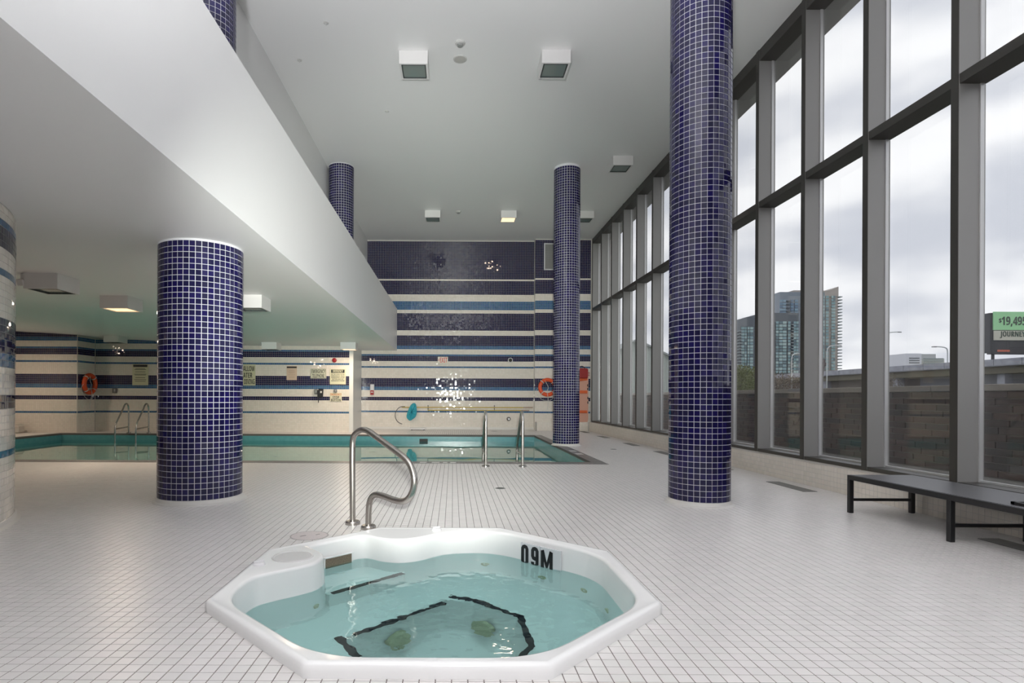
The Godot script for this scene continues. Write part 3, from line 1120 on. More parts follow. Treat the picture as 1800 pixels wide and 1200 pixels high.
func _lamps() -> void:
	var white := mat("lamp_white_enamel", Color(0.78, 0.77, 0.76), 0.4)
	var glass := mat("lamp_dull_glass", Color(0.20, 0.25, 0.235), 0.12)
	var list := [
		[-0.63, CEIL, 8.74, false, "white box ceiling lamp, unlit, beside the smoke detector over the hot tub"],
		[1.56, CEIL, 8.70, false, "white box ceiling lamp, unlit, between the smoke detector and the tall front column"],
		[3.72, CEIL, 12.5, false, "white box ceiling lamp, unlit, close to the window wall"],
		[-0.6, CEIL, 16.2, false, "white box ceiling lamp, unlit, near the striped far wall"],
		[1.57, CEIL, 16.2, true, "white box ceiling lamp, glowing warm, on the high ceiling", 1.2],
		[3.78, CEIL, 16.2, false, "white box ceiling lamp, unlit, behind the pool corner column"],
		[-5.33, SOFFIT, 7.34, false, "white box lamp, unlit, on the low ceiling by the curved wall"],
		[-5.35, SOFFIT, 8.96, true, "white box lamp, glowing warm, on the low ceiling by the thick column", 2.6],
		[-3.2, SOFFIT, 8.85, false, "white box lamp, unlit, half hidden behind the thick column"],
		[-9.8, SOFFIT + 0.048 * 3.3, 16.3, false, "white box lamp, unlit, on the sloping part of the low ceiling"],
		[-5.37, SOFFIT, 16.6, false, "white box lamp, unlit, on the low ceiling over the notice boards"],
		[-3.05, SOFFIT, 16.5, true, "white box lamp, glowing warm, at the far end of the low ceiling", 3.5],
		[-5.35, SOFFIT, 12.5, true, "added unseen box lamp, glowing warm, over the pool behind the thick column", 7.0],  # hidden lamp, added to brighten the pool and the left wall
		[-12.3, SOFFIT + 0.048 * 5.8, 14.3, true, "added unseen box lamp, glowing warm, in the corner beyond the curved wall", 3.0],  # out of view, added for warm light on the far left wall
	]
	for l in list:
		var o := thing("ceiling_lamp", l[4], "lamp", P(l[0], l[1], l[2] + 0.22), "box ceiling lamps")
		var b := MB.new()
		var w := 0.22
		var h := 0.2
		for s in [[Vector3(-w, -h, -w), Vector3(w, 0, -w + 0.03)], [Vector3(-w, -h, w - 0.03), Vector3(w, 0, w)], [Vector3(-w, -h, -w + 0.03), Vector3(-w + 0.03, 0, w - 0.03)], [Vector3(w - 0.03, -h, -w + 0.03), Vector3(w, 0, w - 0.03)]]:
			b.box(s[0], s[1])
		b.box(Vector3(-w + 0.031, -0.02, -w + 0.031), Vector3(w - 0.031, -0.001, w - 0.031))
		put("housing", b, white, o)
		b = MB.new()
		b.obox(Transform3D(Basis.IDENTITY, Vector3(0, -h + 0.02, 0)), Vector3(2 * w - 0.06, 0.012, 2 * w - 0.06))
		if l[3]:
			var glow := mat("lamp_glow", Color(0.9, 0.75, 0.6), 0.3)
			glow.emission_enabled = true
			glow.emission = Color(1.0, 0.80, 0.60)
			glow.emission_energy_multiplier = 1.6
			put("lit_lens", b, glow, o)
			var a := AreaLight3D.new()
			a.name = "lamp_light"
			a.area_size = Vector2(0.36, 0.36)
			a.light_color = Color(1.0, 0.90, 0.80)
			a.light_energy = l[5]
			a.area_range = 40.0
			a.shadow_enabled = true
			o.add_child(a)
			a.position = Vector3(0, -h - 0.004, 0)
			a.rotation_degrees = Vector3(-90, 0, 0)
		else:
			put("lens", b, glass, o)
			b = MB.new()
			var g := w - 0.035
			for s in [[Vector3(-g, -h - 0.002, -g), Vector3(g, -h + 0.014, -g + 0.012)], [Vector3(-g, -h - 0.002, g - 0.012), Vector3(g, -h + 0.014, g)], [Vector3(-g, -h - 0.002, -g), Vector3(-g + 0.012, -h + 0.014, g)], [Vector3(g - 0.012, -h - 0.002, -g), Vector3(g, -h + 0.014, g)]]:
				b.box(s[0], s[1])
			put("gasket", b, mat("lamp_gasket", Color(0.06, 0.07, 0.07), 0.5), o)
	# small fittings on the high ceiling
	for q in [[0.085, 8.53, 0.075, "white smoke detector between the two front ceiling lamps"], [0.14, 16.3, 0.075, "small white smoke detector near the far wall"]]:
		var o := thing("smoke_detector", q[3], "detector", P(q[0], CEIL, q[1]))
		var b := MB.new()
		b.lathe(PackedVector2Array([Vector2(q[2], 0), Vector2(q[2], -0.02), Vector2(q[2] * 0.85, -0.03), Vector2(0.045, -0.034)]), 28)
		put("base", b, mat("detector_plastic", Color(0.6, 0.6, 0.58), 0.4), o)
		b = MB.new()
		b.lathe(PackedVector2Array([Vector2(0.045, -0.03), Vector2(0.042, -0.055), Vector2(0.025, -0.062), Vector2(0.001, -0.063)]), 24)
		put("sensor", b, mat("detector_grey", Color(0.3, 0.31, 0.3), 0.35), o)
	var sp := thing("ceiling_speaker", "round flush ceiling speaker beside the smoke detector", "speaker", P(0.09, CEIL, 8.95))
	var b2 := MB.new()
	b2.lathe(PackedVector2Array([Vector2(0.11, 0), Vector2(0.108, -0.008), Vector2(0.09, -0.012)]), 32)
	put("ring", b2, mat("detector_plastic", Color(), 0.4), sp)
	b2 = MB.new()
	b2.lathe(PackedVector2Array([Vector2(0.09, -0.011), Vector2(0.04, -0.013), Vector2(0.001, -0.014)]), 32)
	put("grille", b2, mat("speaker_grille", Color(0.5, 0.49, 0.46), 0.7), sp)
	for q in [[-1.25, 10.6, "beyond the front unlit lamp"], [-2.45, 9.0, "close to the upper left wall"], [-1.83, 8.1, "between that wall and the unlit lamp"]]:
		b2 = MB.new()
		b2.lathe(PackedVector2Array([Vector2(0.04, 0), Vector2(0.038, -0.006), Vector2(0.012, -0.008), Vector2(0.01, -0.03), Vector2(0.001, -0.031)]), 18)
		var o := put("sprinkler_head", b2, mat("detector_plastic", Color(), 0.4))
		o.position = P(q[0], CEIL, q[1])
		tag(o, "small round sprinkler head in the white ceiling " + q[2], "sprinkler", "sprinkler heads")
	var cam := thing("security_camera", "small white camera on the low ceiling beside the curved wall", "camera", P(-5.6, SOFFIT, 7.42))
	b2 = MB.new()
	b2.obox(Transform3D(Basis.IDENTITY, Vector3(0, -0.03, 0)), Vector3(0.06, 0.06, 0.06), 0.006)
	put("mount", b2, white, cam)
	b2 = MB.new()
	b2.obox(Transform3D(Basis(Vector3.RIGHT, 0.3), Vector3(0.02, -0.11, 0.03)), Vector3(0.09, 0.09, 0.15), 0.01)
	put("body", b2, white, cam)

func _loungers_and_floor_fittings() -> void:
	var black := mat("black_powder_coat", Color(0.012, 0.012, 0.014), 0.4)
	var o := thing("sun_lounger", "black metal lounger with woven mesh top along the window", "lounger", P(4.14, 0, 4.6))
	var c := o.position
	var y := 0.365
	var x0 := 3.835
	var x1 := 4.47
	var d0 := 3.6
	var d1 := 5.53
	for s in [[x0, d0, x0 + 0.04, d1], [x1 - 0.04, d0, x1, d1], [x0 + 0.04, d1 - 0.04, x1 - 0.04, d1], [x0 + 0.04, d0, x1 - 0.04, d0 + 0.04], [x0 + 0.04, 4.38, x1 - 0.04, 4.42]]:
		var b := MB.new()
		var lo := P(s[0], y - 0.045, s[1]) - c
		var hi := P(s[2], y, s[3]) - c
		b.obox(Transform3D(Basis.IDENTITY, (lo + hi) / 2), (hi - lo).abs(), 0.003)
		put("frame_rail", b, black, o)
	var im := Image.create(64, 64, false, Image.FORMAT_RGB8)
	for j in 64:
		for i in 64:
			var over := (i / 16 + j / 16) % 2 == 0
			var e := (i % 16 if not over else j % 16)
			var k := 0.20 + 0.22 * (1.0 if e > 2 and e < 13 else 0.0)
			im.set_pixel(i, j, Color(k, k, k * 1.04))
	var weave := mat("woven_mesh", Color(1, 1, 1), 0.35)
	tri_tex(weave, ImageTexture.create_from_image(im), 10.0)
	weave.heightmap_enabled = false
	var b1 := MB.new()
	b1.box(P(x0 + 0.02, y - 0.008, d0 + 0.02) - c, P(x1 - 0.02, y + 0.003, d1 - 0.02) - c)
	put("mesh_top", b1, weave, o)
	for s in [[x0, d1 - 0.04], [x1 - 0.04, d1 - 0.04], [x0, 4.38], [x1 - 0.04, 4.38], [x0, d0], [x1 - 0.04, d0]]:
		var b := MB.new()
		var lo := P(s[0], 0.0, s[1]) - c
		var hi := P(s[0] + 0.04, y - 0.04, s[1] + 0.04) - c
		b.obox(Transform3D(Basis.IDENTITY, (lo + hi) / 2), (hi - lo).abs(), 0.003)
		put("leg", b, black, o)
	for d in [d1 - 0.02, 4.4, d0 + 0.02]:
		var b := MB.new()
		b.box(P(x0 + 0.04, 0.115, d - 0.012) - c, P(x1 - 0.04, 0.14, d + 0.012) - c)
		put("stretcher", b, black, o)
	# backrest panel hinged on the frame, its end just in view
	b1 = MB.new()
	for s in [[x0 + 0.09, 2.95, x0 + 0.115, 4.0], [x1 - 0.115, 2.95, x1 - 0.09, 4.0], [x0 + 0.09, 3.975, x1 - 0.09, 4.0]]:
		b1.box(P(s[0], y + 0.004, s[1]) - c, P(s[2], y + 0.022, s[3]) - c)
	var back := put("backrest", b1, black, o)
	b1 = MB.new()
	b1.box(P(x0 + 0.11, y + 0.008, 2.97) - c, P(x1 - 0.11, y + 0.014, 3.98) - c)
	put("mesh_panel", b1, weave, back)
	# floor grilles along the curb
	var metal := mat("grille_aluminium", Color(0.36, 0.36, 0.35), 0.4, 0.6)
	var dark := mat("grille_dark", Color(0.04, 0.04, 0.04), 0.7)
	for gr in [[3.7, "under the black lounger"], [6.74, "between the tall front column and the lounger"], [8.75, "right behind the tall front column"], [11.0, "past the tall front column"], [13.1, "beside the pool corner column"], [15.6, "past the pool corner column"], [17.9, "in front of the rescue board"]]:
		var d: float = gr[0]
		var g := thing("floor_grille", "narrow aluminium floor grille by the curb, " + gr[1], "grille", P(4.24, 0, d + 0.4), "floor grilles along the window")
		var b := MB.new()
		b.box(Vector3(-0.085, -0.002, -0.4), Vector3(0.085, 0.002, 0.4))
		put("tray", b, dark, g)
		for i in 9:
			b = MB.new()
			b.box(Vector3(-0.083 + i * 0.0195, 0.001, -0.4), Vector3(-0.073 + i * 0.0195, 0.005, 0.4))
			put("slat", b, metal, g)
	for q in [[0.58, 6.89, 0.065, "round floor drain between the pool ladder and the hot tub"], [3.45, 12.2, 0.07, "small round floor drain near the pool corner column"], [1.36, 18.6, 0.1, "small round floor drain by the far wall"]]:
		var g := thing("floor_drain", q[3], "drain", P(q[0], 0.0, q[1]))
		var b := MB.new()
		b.lathe(PackedVector2Array([Vector2(q[2], 0), Vector2(q[2] - 0.004, 0.003), Vector2(q[2] * 0.8, 0.0032)]), 32)
		put("ring", b, metal, g)
		b = MB.new()
		b.lathe(PackedVector2Array([Vector2(q[2] * 0.8, 0.002), Vector2(0.001, 0.002)]), 32)
		put("plate", b, mat("drain_plate", Color(0.10, 0.10, 0.10), 0.5, 0.4), g)
	var lid := thing("inspection_cover", "round pale cover plate in the floor beside the hot tub", "cover", P(-1.13, 0, 4.5))
	var b3 := MB.new()
	b3.lathe(PackedVector2Array([Vector2(0.15, 0), Vector2(0.148, 0.003), Vector2(0.14, 0.0035), Vector2(0.138, 0.002)]), 40)
	put("ring", b3, mat("lid_ring", Color(0.42, 0.39, 0.38), 0.5), lid)
	b3 = MB.new()
	b3.lathe(PackedVector2Array([Vector2(0.138, 0.002), Vector2(0.13, 0.0035), Vector2(0.001, 0.0035)]), 40)
	put("plate", b3, tri_tex(mat("lid_plate", Color(1, 1, 1), 0.45), noise_tex(0.04, Color(0.78, 0.74, 0.74), Color(0.88, 0.85, 0.84), 2), 3.0), lid)
	b3 = MB.new()
	b3.obox(Transform3D(Basis(Vector3.UP, 0.7), Vector3(-0.045, 0.004, 0.02)), Vector3(0.05, 0.002, 0.008))
	b3.obox(Transform3D(Basis(Vector3.UP, 0.9), Vector3(0.06, 0.004, -0.03)), Vector3(0.04, 0.002, 0.006))
	put("finger_slot", b3, mat("slot_dark", Color(0.06, 0.06, 0.06), 0.6), lid)

func plate(o: Node3D, w: float, h: float, c: Color, key: String) -> MeshInstance3D:
	var b := MB.new()
	b.obox(Transform3D(Basis.IDENTITY, Vector3(0, 0, 0.008)), Vector3(w, h, 0.012), 0.002)
	return put("board", b, mat(key, c, 0.35), o)

func words(o: Node3D, s: String, x: float, y: float, height: float, wide: float, m: Material) -> void:
	var t := text_mesh(s, height, 0.003)
	var box := t.get_aabb().size
	var p := put("lettering", t, m, o)
	p.position = Vector3(x, y, 0.0145)
	if box.x > 0:
		p.scale = Vector3(wide / box.x, 1, 1)

func lines(o: Node3D, ys: Array, w: float, thick: float, m: Material) -> void:
	var b := MB.new()
	for i in ys.size():
		var k := w * (0.75 + 0.25 * fmod(i * 0.61, 1.0))
		b.box(Vector3(-k / 2, ys[i] - thick / 2, 0.0135), Vector3(k / 2, ys[i] + thick / 2, 0.0155))
	put("small_print", b, m, o)

func sign_at(u0: float, u1: float, v0: float, v1: float, d: float) -> Array:
	var a := at_px(u0, v0, d)
	var b := at_px(u1, v1, d)
	return [(a + b) / 2, b.x - a.x, a.y - b.y]

func _wall_things() -> void:
	var ink := mat("black_print", Color(0.012, 0.012, 0.014), 0.5)
	var L := D_LEFT - 0.006
	var s := sign_at(233, 261, 640, 677, L)
	var o := thing("rules_sign", "tall pale sign with black heading above the far pool ladder", "sign", s[0])
	plate(o, s[1], s[2], Color(0.62, 0.60, 0.42), "sign_pale_yellow")
	var b := MB.new()
	b.box(Vector3(-s[1] * 0.44, s[2] * 0.37, 0.0135), Vector3(s[1] * 0.44, s[2] * 0.48, 0.0155))
	put("heading", b, ink, o)
	lines(o, [0.19, 0.16, 0.09, 0.02, -0.01, -0.09, -0.15, -0.20], s[1] * 0.8, 0.014, ink)
	s = sign_at(419, 449, 640, 677.5, L)
	o = thing("depth_sign", "pale sign with black lettering SHALLOW WATER NO DIVING beside the thick column", "sign", s[0])
	plate(o, s[1], s[2], Color(0.62, 0.60, 0.42), "sign_pale_yellow")
	words(o, "SHALLOW", 0, s[2] * 0.29, 0.155, s[1] * 0.9, ink)
	words(o, "WATER", -0.02, -s[2] * 0.02, 0.155, s[1] * 0.72, ink)
	words(o, "NO DIVING", 0, -s[2] * 0.32, 0.155, s[1] * 0.92, ink)
	s = sign_at(504, 522, 643, 668, L)
	o = thing("notice", "small peach paper notice with dark heading between two pool signs", "notice", s[0])
	plate(o, s[1], s[2], Color(0.66, 0.50, 0.38), "notice_peach")
	b = MB.new()
	b.box(Vector3(-s[1] * 0.48, s[2] * 0.35, 0.0135), Vector3(s[1] * 0.48, s[2] * 0.46, 0.0155))
	put("heading", b, ink, o)
	lines(o, [0.08, 0.04, 0.0, -0.05, -0.1, -0.14], s[1] * 0.7, 0.006, mat("brown_print", Color(0.25, 0.14, 0.1), 0.6))
	s = sign_at(546, 573.5, 647.5, 665, L)
	o = thing("telephone_sign", "pale sign with black lettering EMERGENCY TELEPHONE over the wall phone", "sign", s[0])
	plate(o, s[1], s[2], Color(0.66, 0.66, 0.52), "sign_cream")
	words(o, "EMERGENCY", 0, s[2] * 0.2, 0.11, s[1] * 0.86, ink)
	words(o, "TELEPHONE", 0, -s[2] * 0.24, 0.11, s[1] * 0.78, ink)
	b = MB.new()
	var hw: float = s[1] * 0.475
	var hh: float = s[2] * 0.455
	for q in [[-hw, hh - 0.008, hw, hh], [-hw, -hh, hw, -hh + 0.008], [-hw, -hh, -hw + 0.008, hh], [hw - 0.008, -hh, hw, hh]]:
		b.box(Vector3(q[0], q[1], 0.0135), Vector3(q[2], q[3], 0.0152))
	put("border", b, ink, o)
	s = sign_at(580, 608, 648, 675.5, L)
	o = thing("instruction_sign", "square pale sign with black heading over five lines of lettering", "sign", s[0])
	plate(o, s[1], s[2], Color(0.66, 0.64, 0.46), "sign_cream_yellow")
	b = MB.new()
	b.box(Vector3(-s[1] * 0.42, s[2] * 0.24, 0.0135), Vector3(s[1] * 0.42, s[2] * 0.45, 0.0152))
	put("heading", b, ink, o)
	words(o, "EMERGENCY", 0, s[2] * 0.35, 0.075, s[1] * 0.64, mat("sign_cream_yellow", Color(), 0.35))
	var rows := ["IN THE EVENT OF AN", "EMERGENCY, PUSH", "EMERGENCY STOP", "BUTTON AND USE", "EMERGENCY PHONE"]
	for i in 5:
		words(o, rows[i], 0, s[2] * (0.15 - 0.105 * i), 0.032, s[1] * (0.82 if i != 3 else 0.7), ink)
	s = sign_at(580, 601, 690, 705.5, L)
	o = thing("stop_button_sign", "cream sign reading EMERGENCY STOP BUTTON under the grey stop switch", "sign", s[0])
	plate(o, s[1], s[2], Color(0.68, 0.64, 0.48), "sign_cream_warm")
	words(o, "EMERGENCY", 0, s[2] * 0.3, 0.065, s[1] * 0.9, mat("orange_print", Color(0.62, 0.2, 0.06), 0.5))
	words(o, "STOP", 0, -s[2] * 0.03, 0.075, s[1] * 0.55, ink)
	words(o, "BUTTON", 0, -s[2] * 0.34, 0.075, s[1] * 0.8, ink)
	# wall telephone, switch, bell
	s = sign_at(559.5, 568, 683, 698, L)
	o = thing("wall_telephone", "black wall telephone under the emergency telephone sign", "telephone", s[0])
	b = MB.new()
	b.obox(Transform3D(Basis(Vector3(0, 0, 1), -0.06), Vector3(0.01, 0, 0.04)), Vector3(s[1], s[2], 0.07), 0.012)
	put("body", b, mat("phone_black", Color(0.015, 0.015, 0.017), 0.35), o)
	b = MB.new()
	b.obox(Transform3D(Basis.IDENTITY, Vector3(-0.06, -0.02, 0.09)), Vector3(0.045, 0.23, 0.04), 0.012)
	put("handset", b, mat("phone_black", Color(), 0.35), o)
	b = MB.new()
	b.box(Vector3(0.0, 0.0, 0.074), Vector3(0.055, 0.06, 0.08))
	put("label_card", b, mat("card_white", Color(0.7, 0.68, 0.64), 0.6), o)
	b = MB.new()
	b.tube(PackedVector3Array([Vector3(-0.06, -0.13, 0.08), Vector3(-0.062, -0.2, 0.06), Vector3(-0.06, -0.3, 0.04)]), 0.011, 8)
	put("cord", b, mat("phone_black", Color(), 0.35), o)
	for q in [[553.0, 558.5, 684.0, 693.0, "grey metal box fixed to the wall beside the telephone", "junction_box", "box"], [587.0, 592.5, 684.0, 689.5, "grey emergency stop switch above its cream sign", "stop_switch", "switch"], [199.0, 206.0, 682.0, 690.5, "grey wall box beside the life ring above the pool ladder", "intercom_box", "box"]]:
		s = sign_at(q[0], q[1], q[2], q[3], L)
		o = thing(q[5], q[4], q[6], s[0])
		b = MB.new()
		b.obox(Transform3D(Basis.IDENTITY, Vector3(0, 0, 0.03)), Vector3(s[1], s[2], 0.055), 0.006)
		put("case", b, mat("box_grey", Color(0.17, 0.17, 0.165), 0.45), o)
		b = MB.new()
		b.obox(Transform3D(Basis.IDENTITY, Vector3(s[1] * 0.12, s[2] * 0.05, 0.06)), Vector3(s[1] * 0.35, s[2] * 0.5, 0.008), 0.002)
		put("cover", b, mat("box_light", Color(0.38, 0.4, 0.4), 0.4), o)
	o = thing("alarm_bell", "round red alarm bell over the notices on the tiled wall", "bell", at_px(588, 633, L))
	b = MB.new()
	b.lathe(PackedVector2Array([Vector2(0.07, 0.0), Vector2(0.072, 0.03), Vector2(0.06, 0.055), Vector2(0.03, 0.07), Vector2(0.001, 0.073)]), 28, Transform3D(Basis(Vector3.RIGHT, PI / 2), Vector3.ZERO))
	put("gong", b, mat("alarm_red", Color(0.35, 0.012, 0.018), 0.3), o)
	b = MB.new()
	b.obox(Transform3D(Basis.IDENTITY, Vector3(0, 0.0, 0.01)), Vector3(0.10, 0.10, 0.02), 0.003)
	put("back_box", b, mat("alarm_red_dark", Color(0.2, 0.01, 0.014), 0.4), o)
	var M := D_MAIN - 0.006
	s = sign_at(651, 657.5, 675, 694, M)
	o = thing("fire_pull_station", "red fire pull station under a white plate by the white corner", "alarm", s[0])
	b = MB.new()
	b.obox(Transform3D(Basis.IDENTITY, Vector3(0, s[2] * 0.22, 0.02)), Vector3(s[1], s[2] * 0.55, 0.03), 0.004)
	put("white_plate", b, mat("alarm_white", Color(0.68, 0.68, 0.7), 0.35), o)
	b = MB.new()
	b.obox(Transform3D(Basis.IDENTITY, Vector3(0, -s[2] * 0.28, 0.03)), Vector3(s[1] * 0.9, s[2] * 0.42, 0.055), 0.005)
	put("pull_box", b, mat("alarm_red", Color(), 0.3), o)
	b = MB.new()
	b.obox(Transform3D(Basis.IDENTITY, Vector3(0, -s[2] * 0.24, 0.062)), Vector3(s[1] * 0.6, 0.03, 0.012), 0.003)
	put("pull_bar", b, mat("alarm_white", Color(), 0.35), o)
	s = sign_at(769.5, 787.5, 627, 639, M)
	o = thing("exit_sign", "white exit sign with red letters on the striped far wall", "sign", s[0])
	b = MB.new()
	b.obox(Transform3D(Basis.IDENTITY, Vector3(0, 0, 0.03)), Vector3(s[1], s[2], 0.06), 0.004)
	put("case", b, mat("exit_case", Color(0.72, 0.66, 0.56), 0.4), o)
	var t := text_mesh("EXIT", 0.17, 0.004)
	var e := put("letters", t, mat("exit_red", Color(0.55, 0.03, 0.02), 0.4), o)
	e.position = Vector3(0.02, 0, 0.062)
	e.scale = Vector3(s[1] * 0.72 / t.get_aabb().size.x, 1.0, 1)
	b = MB.new()
	b.prism(PackedVector2Array([Vector2(-s[1] * 0.46, 0), Vector2(-s[1] * 0.38, -0.035), Vector2(-s[1] * 0.38, 0.035)]), Transform3D(Basis.IDENTITY, Vector3(0, 0, 0.06)), 0.003)
	put("arrow", b, mat("exit_red", Color(), 0.4), o)
	o = thing("dome_camera", "round grey dome camera with white ring on the far wall", "camera", at_px(897, 633, M))
	b = MB.new()
	b.lathe(PackedVector2Array([Vector2(0.085, 0.0), Vector2(0.085, 0.03), Vector2(0.06, 0.045)]), 28, Transform3D(Basis(Vector3.RIGHT, PI / 2), Vector3.ZERO))
	put("ring", b, mat("alarm_white", Color(), 0.35), o)
	b = MB.new()
	b.lathe(PackedVector2Array([Vector2(0.06, 0.04), Vector2(0.05, 0.07), Vector2(0.025, 0.09), Vector2(0.001, 0.095)]), 24, Transform3D(Basis(Vector3.RIGHT, PI / 2), Vector3.ZERO))
	put("dome", b, mat("dome_smoke", Color(0.05, 0.055, 0.05), 0.1), o)
	o = thing("wall_fitting", "small round steel fitting low on the far wall behind the ladder", "fitting", at_px(894, 736, M))
	b = MB.new()
	b.lathe(PackedVector2Array([Vector2(0.07, 0.0), Vector2(0.068, 0.03), Vector2(0.045, 0.05), Vector2(0.035, 0.03), Vector2(0.001, 0.028)]), 24, Transform3D(Basis(Vector3.RIGHT, PI / 2), Vector3.ZERO))
	put("flange", b, mat("fitting_steel", Color(0.3, 0.3, 0.3), 0.35, 0.8), o)
	# net, poles, hook
	var pole_d := D_MAIN - 0.05
	for q in [[706.0, 936.0, 715.5, "long yellow pool pole on the far wall, the upper of two", "upper"], [752.0, 930.0, 720.8, "long yellow pool pole on the far wall, the lower of two", "lower"]]:
		o = thing("pool_pole", q[3], "pole", at_px(q[0], q[2], pole_d), "yellow pool poles")
		b = MB.new()
		b.tube(PackedVector3Array([Vector3.ZERO, at_px(q[1], q[2] + 0.6, pole_d) - o.position]), 0.017, 12)
		put("shaft", b, mat("pole_yellow", Color(0.55, 0.40, 0.08), 0.35), o)
		b = MB.new()
		var tip := at_px(q[1], q[2] + 0.6, pole_d) - o.position
		b.tube(PackedVector3Array([tip * 0.93, tip * 1.002]), 0.02, 12)
		put("grip", b, mat("pole_grip", Color(0.45, 0.33, 0.25), 0.6), o)
	for br in [[752.5, "beside the turquoise net"], [869.0, "above the pool ladder"]]:
		o = thing("pole_bracket", "dark wall bracket holding the yellow poles, " + br[1], "bracket", at_px(br[0], 717, M), "pole brackets")
		b = MB.new()
		b.box(Vector3(-0.012, -0.1, 0), Vector3(0.012, 0.1, 0.02))
		put("strap", b, mat("bracket_dark", Color(0.05, 0.05, 0.06), 0.5), o)
		b = MB.new()
		for yy in [0.0, -0.095]:
			b.box(Vector3(-0.01, yy - 0.0, 0.02), Vector3(0.01, yy + 0.008, 0.09))
		put("hook", b, mat("bracket_dark", Color(), 0.5), o)
	o = thing("skimmer_net", "turquoise leaf net bag hanging from a curved dark hoop on the far wall", "net", at_px(724, 724, D_MAIN - 0.09))
	pole_d = D_MAIN - 0.09
	var c := o.position
	var outline := PackedVector2Array()
	for q in [[727, 707.5], [731, 709], [732.5, 716], [733, 724], [731.5, 732], [726, 736.5], [721, 739.5], [716.5, 737], [714, 732], [716, 724], [719, 717], [722, 711]]:
		var p := at_px(q[0], q[1], pole_d) - c
		outline.append(Vector2(p.x, p.y))
	for k in 2:
		var q2 := PackedVector2Array()
		for i in outline.size():
			q2.append(outline[i].lerp(outline[(i + 1) % outline.size()], 0.25))
			q2.append(outline[i].lerp(outline[(i + 1) % outline.size()], 0.75))
		outline = q2
	b = MB.new()
	var mid := Vector2.ZERO
	for p in outline:
		mid += p / outline.size()
	var rws := []
	for j in 7:
		var row := PackedVector3Array()
		var k := cos(j / 6.0 * PI / 2)
		for i in outline.size():
			var p: Vector2 = mid + (outline[i] - mid) * maxf(k, 0.002)
			row.append(Vector3(p.x, p.y, 0.0 + 0.11 * sin(j / 6.0 * PI / 2) * (1.0 + 0.25 * sin(i * 1.1))))
		rws.append(row)
	b.rings(rws)
	var back := []
	for j in 2:
		var row := PackedVector3Array()
		for i in outline.size():
			var p: Vector2 = mid + (outline[i] - mid) * (0.002 if j == 0 else 1.0)
			row.append(Vector3(p.x, p.y, 0.0))
		back.append(row)
	b.rings(back)
	put("bag", b, mat("net_turquoise", Color(0.035, 0.36, 0.46), 0.55), o)
	var hoop := PackedVector3Array()
	for q in [[712, 714.3], [704, 714.5], [699, 718], [695.5, 724], [694.2, 730], [695.5, 736], [699, 741], [703, 743.5], [707, 745]]:
		hoop.append(at_px(q[0], q[1], pole_d) - c)
	b = MB.new()
	b.tube(smooth_path(hoop, 2), 0.011, 8)
	put("hoop", b, mat("bracket_dark", Color(), 0.5), o)
	o = thing("kickboard", "flat white board lying at the foot of the far wall", "board", P(-1.16, 0.05, D_MAIN - 0.35))
	b = MB.new()
	b.obox(Transform3D(Basis.IDENTITY, Vector3(0, 0, 0)), Vector3(0.56, 0.05, 0.25), 0.015)
	put("slab", b, mat("board_white", Color(0.74, 0.74, 0.74), 0.4), o)
	b = MB.new()
	for sx in [-0.2, 0.2]:
		b.box(Vector3(sx - 0.02, -0.05, -0.08), Vector3(sx + 0.02, -0.025, 0.08))
	put("feet", b, mat("bracket_dark", Color(), 0.5), o)
	# life rings
	_life_ring(at_px(962.5, 680.5, D_PIER - 0.07), 0.0, 0.315, "orange life ring with white rope on the pier by the pool corner column")
	_life_ring(P(-11.03, EYE + 20.5 * 0.0173, 17.28), PI / 2, 0.33, "orange life ring with white rope on the short return wall")
	# spine board with straps and a red bag
	o = thing("spine_board", "pale orange rescue board with orange straps standing on the curb", "rescue board", P(4.29, CURB_H + 0.006, D_PIER - 0.11))
	b = MB.new()
	var bd := PackedVector2Array([Vector2(-0.2, 0.0), Vector2(0.2, 0.0), Vector2(0.225, 0.1), Vector2(0.225, 1.5), Vector2(0.2, 1.75), Vector2(0.15, 1.8), Vector2(-0.15, 1.8), Vector2(-0.2, 1.75), Vector2(-0.225, 1.5), Vector2(-0.225, 0.1)])
	var lean := Transform3D(Basis.IDENTITY, Vector3(0, 0, -0.05))
	b.prism(bd, lean, 0.05)
	put("board", b, mat("board_peach", Color(0.66, 0.36, 0.27), 0.4), o)
	for q in [[0.34, 0.045], [1.0, 0.05], [1.42, 0.055]]:
		b = MB.new()
		b.obox(Transform3D(Basis(Vector3(0, 0, 1), 0.0 if q[0] < 1.3 else 0.12), Vector3(-0.02, q[0], 0.005)), Vector3(0.42, 2 * q[1], 0.05), 0.015)
		put("strap", b, mat("strap_orange", Color(0.72, 0.13, 0.03), 0.55), o)
	for q in [[0.2, 1.22], [0.2, 1.1], [0.21, 0.8], [0.21, 0.65]]:
		b = MB.new()
		b.obox(Transform3D(Basis.IDENTITY, Vector3(q[0], q[1], 0.003)), Vector3(0.03, 0.08, 0.012), 0.005)
		put("hand_slot", b, mat("slot_black", Color(0.02, 0.02, 0.02), 0.6), o)
	o = thing("rescue_bag", "dark red bag hanging on the top of the rescue board", "bag", P(4.28, 1.93, D_PIER - 0.2))
	b = MB.new()
	b.obox(Transform3D(Basis(Vector3(0, 0, 1), -0.03), Vector3(0, -0.02, 0.02)), Vector3(0.38, 0.33, 0.13), 0.03)
	put("pouch", b, mat("bag_red", Color(0.33, 0.02, 0.02), 0.6), o)
	b = MB.new()
	b.tube(PackedVector3Array([Vector3(-0.12, 0.12, 0.02), Vector3(-0.08, 0.2, 0.0), Vector3(0.0, 0.22, 0.0), Vector3(0.07, 0.19, 0.0), Vector3(0.1, 0.12, 0.02)]), 0.015, 8)
	put("handle", b, mat("bag_strap_dark", Color(0.05, 0.02, 0.02), 0.7), o)
	b = MB.new()
